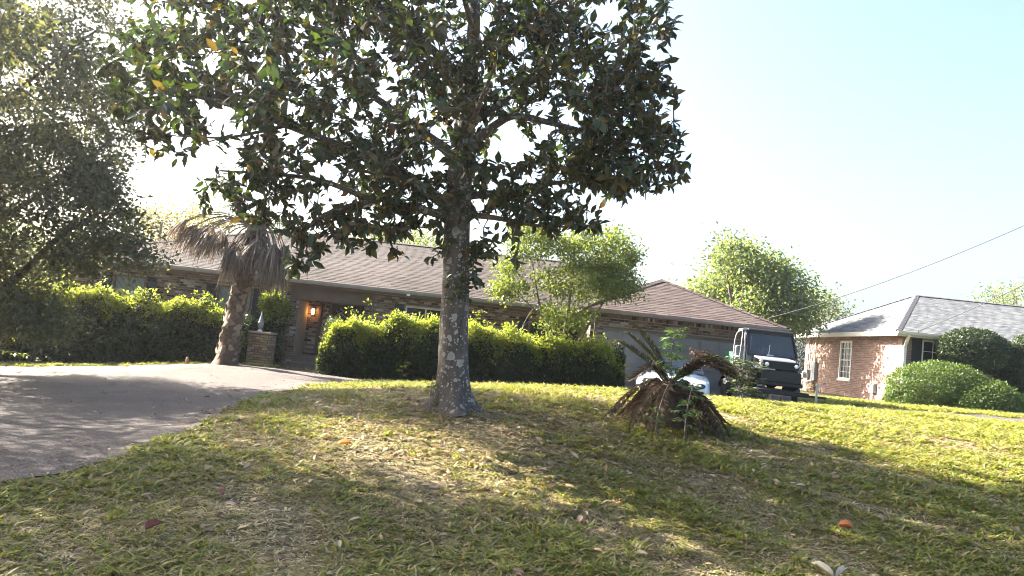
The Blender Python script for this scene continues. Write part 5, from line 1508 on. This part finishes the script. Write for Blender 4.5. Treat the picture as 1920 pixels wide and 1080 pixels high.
MB().add([(tx - .53, ty + .545, fz0), (tx + .63, ty + .545, fz0), (tx + .57, ty + .75, fz1), (tx - .5, ty + .75, fz1), (tx - .53, ty + .555, fz0), (tx + .63, ty + .555, fz0), (tx + .57, ty + .76, fz1), (tx - .5, ty + .76, fz1)],
         [(0, 1, 2, 3), (7, 6, 5, 4), (0, 4, 5, 1), (1, 5, 6, 2), (2, 6, 7, 3), (3, 7, 4, 0)]).build('windshield', SCREEN, ut)
mb = MB()
mb.bar((tx - .55, ty + .535, fz0 - .01), (tx + .65, ty + .535, fz0 - .01), .05, .05).bar((tx + .655, ty + .535, fz0), (tx + .59, ty + .75, fz1), .04, .05).bar((tx - .555, ty + .535, fz0), (tx - .52, ty + .75, fz1), .04, .05).bar((tx - .52, ty + .745, fz1 + .02), (tx + .6, ty + .745, fz1 + .02), .04, .06)
mb.build('windshield_frame', BLACK, ut)
MB().bar((tx - .05, ty + .53, fz0 + .03), (tx - .02, ty + .58, fz0 + .28), .02, .012).box(tx - .1, tx + .06, ty + .5, ty + .53, fz0 + .005, fz0 + .04).build('wiper', STEEL, ut)
MB().tube([(tx + .22, ty + .6, fz0 + .02), (tx + .23, ty + .68, fz0 + .3)], .012, 6).build('brace_rod', STEEL, ut)
MB().prism([(ty + .66, rt + .005), (ty + .7, rt + .05), (ty + 1.0, rt + .07), (ty + 1.45, rt + .06), (ty + 1.52, rt + .02), (ty + 1.5, rt + .005)], tx - .55, tx + .6, 'x').build('roof', BLACK, ut, bevel=.015)
sw_ = MB(); sw_.tube([(tx - .25 + .16 * math.cos(a), ty + .86 + .06 * math.sin(a), uz + .92 + .15 * math.sin(a)) for a in np.linspace(0, 2 * PI, 17)], .014, 6, False).tube([(tx - .25, ty + .86, uz + .92), (tx - .25, ty + .72, uz + .75)], .02, 6)
sw_.build('steering_wheel', BLACK, ut)

# ------------------------------------------------------------------ overhead cables
def sagline(a, b, sag, n=24):
    a = np.array(a, float); b = np.array(b, float)
    return [a + (b - a) * t - np.array([0, 0, sag * 4 * t * (1 - t)]) for t in np.linspace(0, 1, n)]


plx, ply = 14.5, 11.0
pz = h1(plx, ply)
pole = thing('utility_pole', 'tall wooden utility pole out beyond the right edge', 'pole', (plx, ply, pz))
MB().tube([(plx, ply, pz - .2), (plx, ply, 9.6)], [.16, .11], 14).build('shaft', POLE, pole, smooth=True)
MB().bar((plx - .9, ply, 9.1), (plx + .9, ply, 9.1), .1, .12).build('crossarm', POLE, pole)
ga = loc_h(7.2, -1.7, 2.64); gtop = ga + (0, -.05, .12)
tag(MB().tube(sagline(gtop - (0, 0, .01), (plx, ply - .12, 8.4), .6), .009, 6).tube([ga - (0, 0, .2), gtop], .012, 6).build('service_cable', CABLE), 'upper grey service cable sweeping from the garage eave across the sky', 'cable', 'overhead service cables')
na = np.array([14.0, 25.5, 3.16])
tag(MB().tube(sagline(na, (plx, ply - .12, 7.9), .4), .012, 6).tube([na - (0, 0, .12), na + (0, 0, .05)], .02, 6).build('service_cable', CABLE), 'lower service cable running down to the bungalow roof corner', 'cable', 'overhead service cables')

rng = np.random.default_rng(8)
# ------------------------------------------------------------------ grass, litter and single leaves
def tuft(name, nb_, Lr, flat, mat, wd=.0075, rad=.035, seed=0):
    r = np.random.default_rng(seed)
    V = []; F = []
    for i in range(nb_):
        a = r.random() * 2 * PI; az = r.random() * 2 * PI
        p = np.array([math.cos(a), math.sin(a), 0]) * rad * r.random() ** .5
        L_ = r.uniform(*Lr); v = np.array([math.cos(az) * flat, math.sin(az) * flat, 1.0]) * np.array([1, 1, r.uniform(.5, 1)]); v /= np.linalg.norm(v)
        sd_ = np.array([-math.sin(az + r.normal() * .5), math.cos(az), 0]); ww = wd * r.uniform(.7, 1.2)
        b = len(V)
        for j, wj in enumerate((.8, 1, .6)):
            V += [p - sd_ * ww * wj / 2, p + sd_ * ww * wj / 2]
            p = p + v * L_ / 3; v = v + np.array([math.cos(az), math.sin(az), 0]) * .25 + np.array([0, 0, -.3]); v /= np.linalg.norm(v)
        V.append(p)
        F += [(b, b + 1, b + 3, b + 2), (b + 2, b + 3, b + 5, b + 4), (b + 4, b + 5, b + 6)]
    me_ = bpy.data.meshes.new(name); me_.from_pydata([tuple(map(float, v)) for v in V], [], F); me_.materials.append(mat); me_.update()
    return bpy.data.objects.new(name, me_)


def scatter(name, pts, rotz, scl, idx_, protos):
    me_ = bpy.data.meshes.new(name)
    me_.vertices.add(len(pts)); me_.vertices.foreach_set('co', np.asarray(pts, np.float32).ravel())
    for nm_, ty_, dt in (('rz', 'FLOAT', rotz), ('sc', 'FLOAT', scl), ('ix', 'INT', idx_)):
        at_ = me_.attributes.new(nm_, ty_, 'POINT'); at_.data.foreach_set('value', np.asarray(dt, np.int32 if ty_ == 'INT' else np.float32))
    o = bpy.data.objects.new(name, me_); COL.objects.link(o)
    ng = bpy.data.node_groups.new(name, 'GeometryNodeTree')
    ng.interface.new_socket('Geometry', in_out='INPUT', socket_type='NodeSocketGeometry'); ng.interface.new_socket('Geometry', in_out='OUTPUT', socket_type='NodeSocketGeometry')
    gi = ng.nodes.new('NodeGroupInput'); go = ng.nodes.new('NodeGroupOutput')
    ip = ng.nodes.new('GeometryNodeInstanceOnPoints'); jn = ng.nodes.new('GeometryNodeJoinGeometry')
    for pr in reversed(protos):
        oi = ng.nodes.new('GeometryNodeObjectInfo'); oi.inputs['Object'].default_value = pr; oi.inputs['As Instance'].default_value = True
        ng.links.new(oi.outputs['Geometry'], jn.inputs[0])
    def attr(nm_, ty_):
        a = ng.nodes.new('GeometryNodeInputNamedAttribute'); a.data_type = ty_; a.inputs[0].default_value = nm_; return a.outputs[0]
    cx_ = ng.nodes.new('ShaderNodeCombineXYZ'); ng.links.new(attr('rz', 'FLOAT'), cx_.inputs[2])
    ng.links.new(gi.outputs[0], ip.inputs['Points']); ng.links.new(jn.outputs[0], ip.inputs['Instance'])
    ip.inputs['Pick Instance'].default_value = True
    ng.links.new(attr('ix', 'INT'), ip.inputs['Instance Index']); ng.links.new(cx_.outputs[0], ip.inputs['Rotation']); ng.links.new(attr('sc', 'FLOAT'), ip.inputs['Scale'])
    ng.links.new(ip.outputs[0], go.inputs[0])
    m = o.modifiers.new('scatter', 'NODES'); m.node_group = ng
    o['kind'] = 'stuff'
    return o


protos = [tuft('grass_tuft', 14, (.05, .11), .75, BLADEG, .0115, .04, 1), tuft('grass_tuft', 12, (.04, .095), 1.0, BLADEG, .0115, .045, 2), tuft('grass_tuft', 14, (.045, .1), .9, BLADE, .0105, .045, 3),
          tuft('grass_tuft', 14, (.04, .09), 1.4, BLADE, .0105, .05, 4), tuft('grass_tuft', 14, (.045, .1), 2.0, BLADED, .0105, .055, 5), tuft('grass_tuft', 13, (.035, .09), 2.8, BLADED, .0105, .06, 6)]
PX = []
for (xa, xb, ya, yb, dens, sc0) in ((-3.9, 5.2, 3.3, 5.2, 900, .88), (-4.6, 6.6, 5.2, 7.2, 820, .9), (-5, 8.6, 7.2, 10, 520, 1.0), (-5, 12, 10, 13.2, 260, 1.3), (-5, 15.5, 13.2, 17.2, 170, 1.5), (-15, -5, 17.2, 20.2, 110, 1.6),
                               (2.5, 19, 18.8, 27, 70, 1.9), (-6.5, -3.6, 18.6, 20.3, 90, 1.4)):
    n = int((xb - xa) * (yb - ya) * dens)
    x = rng.uniform(xa, xb, n); y = rng.uniform(ya, yb, n)
    # keep what the frame (and a step to its side) can see
    k_ = (np.abs(x) < y * .78 + 1.2)
    s_ = sdf(x, y)
    k_ &= s_ < -.02 + .1 * (rng.random(n) - .6)
    k_ &= ~((x > 2.0) & (x < 8.2) & (y > 20.4)) & ~((x > 13.7) & (y > 25.95)) & ~((x < 2.6) & (x > -4.6) & (y > 18.9)) & ~((np.hypot(x + .58, y - 9.5) < .22))
    patchy = np.sin(x * 1.7 + 2 * np.sin(y * .9)) * np.sin(y * 1.9 + 1) + .6 * np.sin(x * 4.3 + y * 2.1)
    bare = (patchy < -.9) & (rng.random(n) < .6)
    k_ &= ~bare
    x, y, patchy = x[k_], y[k_], patchy[k_]
    # green at the edges and right, straw under the magnolia
    gness = .5 + .22 * patchy + .12 * (x - 1) / 4 + .3 * ((y > 13.5)) - .2 * np.exp(-((x + .3) ** 2 / 6 + (y - 8.3) ** 2 / 8)) + .2 * (y > 18) + .3 * np.exp(-np.abs(sdf(x, y)) / .35)
    u = gness - .06 + rng.normal(size=len(x)) * .28
    ix = np.where(u > .72, rng.integers(0, 2, len(x)), np.where(u > .34, rng.integers(2, 4, len(x)), rng.integers(4, 6, len(x))))
    PX.append(np.stack([x, y, H(x, y) - .004 - .05 * np.clip(sdf(x, y) / .5, 0, 1), rng.uniform(0, 6.28, len(x)), sc0 * rng.uniform(.7, 1.35, len(x)) * (1 + .25 * (ix < 2)), ix], 1))
PX = np.concatenate(PX)
scatter('grass', PX[:, :3], PX[:, 3], PX[:, 4], PX[:, 5].astype(int), protos)

# fallen leaves nobody could count
n = 1500
x = np.concatenate([rng.normal(-.4, 2.0, n), rng.uniform(-3.5, 7, n // 3)]); y = np.concatenate([rng.normal(8.3, 1.7, n), rng.uniform(4.2, 13, n // 3)])
k_ = (y > 3.6) & (y < 15) & (sdf(x, y) < .25) & (np.hypot(x + .58, y - 9.5) > .3)
x, y = x[k_], y[k_]; n = len(x)
pos = np.stack([x, y, H(x, y) + rng.uniform(.02, .055, n)], 1)
d = rdir(n); d[:, 2] *= .25; nn = unit(rdir(n) * .55 + np.array([0, 0, 1]))
Ln = rng.uniform(.04, .11, n)
leaves('leaf_litter', LEAF_BIG, pos, d, nn, Ln, Ln * rng.uniform(.25, .5, n), LITTER)


# and the leaves blown onto the drive
n = 900
x = rng.uniform(-9, -1, n); y = rng.uniform(4, 18, n); sd0 = sdf(x, y)
k_ = (sd0 > 0) & (rng.random(n) < np.exp(-sd0 / 1.2) + .06)
x, y = x[k_], y[k_]; n = len(x)
pos = np.stack([x, y, H(x, y) - .05 * np.clip(sdf(x, y) / .5, 0, 1) + .026 + rng.uniform(0, .02, n)], 1)
d = rdir(n); d[:, 2] *= .12; nn = unit(rdir(n) * .4 + np.array([0, 0, 1])); Ln = rng.uniform(.03, .11, n)
leaves('leaf_litter', LEAF_BIG, pos, d, nn, Ln, Ln * rng.uniform(.3, .5, n), LITTER)


def one_leaf(label, px, py, dd, L_, W_, col, az, tilt=.3, cat='leaf', curl=.2, group=None):
    p = at(px, py, dd); p[2] = h1(p[0], p[1]) + .045
    T = np.array([(0, 0, 0), (-.3, .15, curl), (.3, .15, curl), (-.5, .45, curl * 1.2), (.5, .45, curl * 1.2), (-.36, .78, curl), (.36, .78, curl), (0, 1, -.02), (0, .15, 0), (0, .45, .0), (0, .78, .0)])
    tr2 = np.array([(0, 8, 1), (0, 2, 8), (1, 8, 3), (8, 9, 3), (2, 4, 8), (8, 4, 9), (3, 9, 5), (9, 10, 5), (4, 6, 9), (9, 6, 10), (5, 10, 7), (6, 7, 10)])
    d_ = np.array([[math.cos(az), math.sin(az), tilt]]); V_, T_ = leaf_verts((T, tr2), np.array([[0, 0, 0.]]), d_, np.array([[0, -.35, 1.]]), [L_], [W_])
    o = mesh_np('fallen_leaf', V_, T_, col)
    o.location = p
    so = o.modifiers.new('thick', 'SOLIDIFY'); so.thickness = .002
    return tag(o, label, cat, group)


PALE = M_leaf('pale_leaf', [(.48, .44, .34)], trans=.15, rough=.6)
RUST = M_leaf('rust_leaf', [(.42, .15, .07)], trans=.2, rough=.6)
ORNG = M_leaf('orange_leaf', [(.5, .2, .04)], trans=.3, rough=.6)
MARN = M_leaf('maroon_leaf', [(.16, .05, .035)], trans=.2, rough=.6)
one_leaf('left blade of the pale V of dry leaves near the lower right corner', 1566, 1052, 5.15, .19, .035, PALE, 2.1, .3)
one_leaf('right blade of the pale V of dry leaves near the lower right corner', 1568, 1052, 5.15, .18, .035, PALE, .75, .25)
one_leaf('rusty orange curled leaf lying alone on the grass at right', 1575, 932, 6.2, .12, .07, RUST, -.7, .1, curl=.35)
one_leaf('bright orange leaf on the grass left of the magnolia shadow', 633, 842, 7.4, .13, .07, ORNG, .3, .1)
one_leaf('dark maroon leaf on shaded grass at lower left', 272, 990, 4.75, .14, .08, MARN, 1.2, .15)
one_leaf('small maroon leaf on shaded grass above the larger maroon one', 420, 908, 5.6, .11, .06, MARN, 2.2, .25)
# little stake in the verge before the left hedge
p = G(352, 668, 18.6)
tag(MB().lathe([(.045, -.05), (.05, .12), (.035, .2), (.0, .22)], p, 8).build('stump', WOOD), 'small tan stump in the verge before the left hedge', 'stump')

# ------------------------------------------------------------------ thin scattering volume added in place of the lens-flare veil
hz = MB().box(-330, 330, -70, 430, -5, 13.5).build('flare_haze', None)
hm = bpy.data.materials.new('flare_haze_air'); hm.use_nodes = True
hm.node_tree.nodes.remove(hm.node_tree.nodes['Principled BSDF'])
pv = hm.node_tree.nodes.new('ShaderNodeVolumePrincipled')
pv.inputs['Color'].default_value = (.9, .93, 1, 1); pv.inputs['Density'].default_value = .0009; pv.inputs['Anisotropy'].default_value = .8
hm.node_tree.links.new(pv.outputs[0], hm.node_tree.nodes['Material Output'].inputs['Volume'])
hz.data.materials.append(hm)
hz['kind'] = 'stuff'
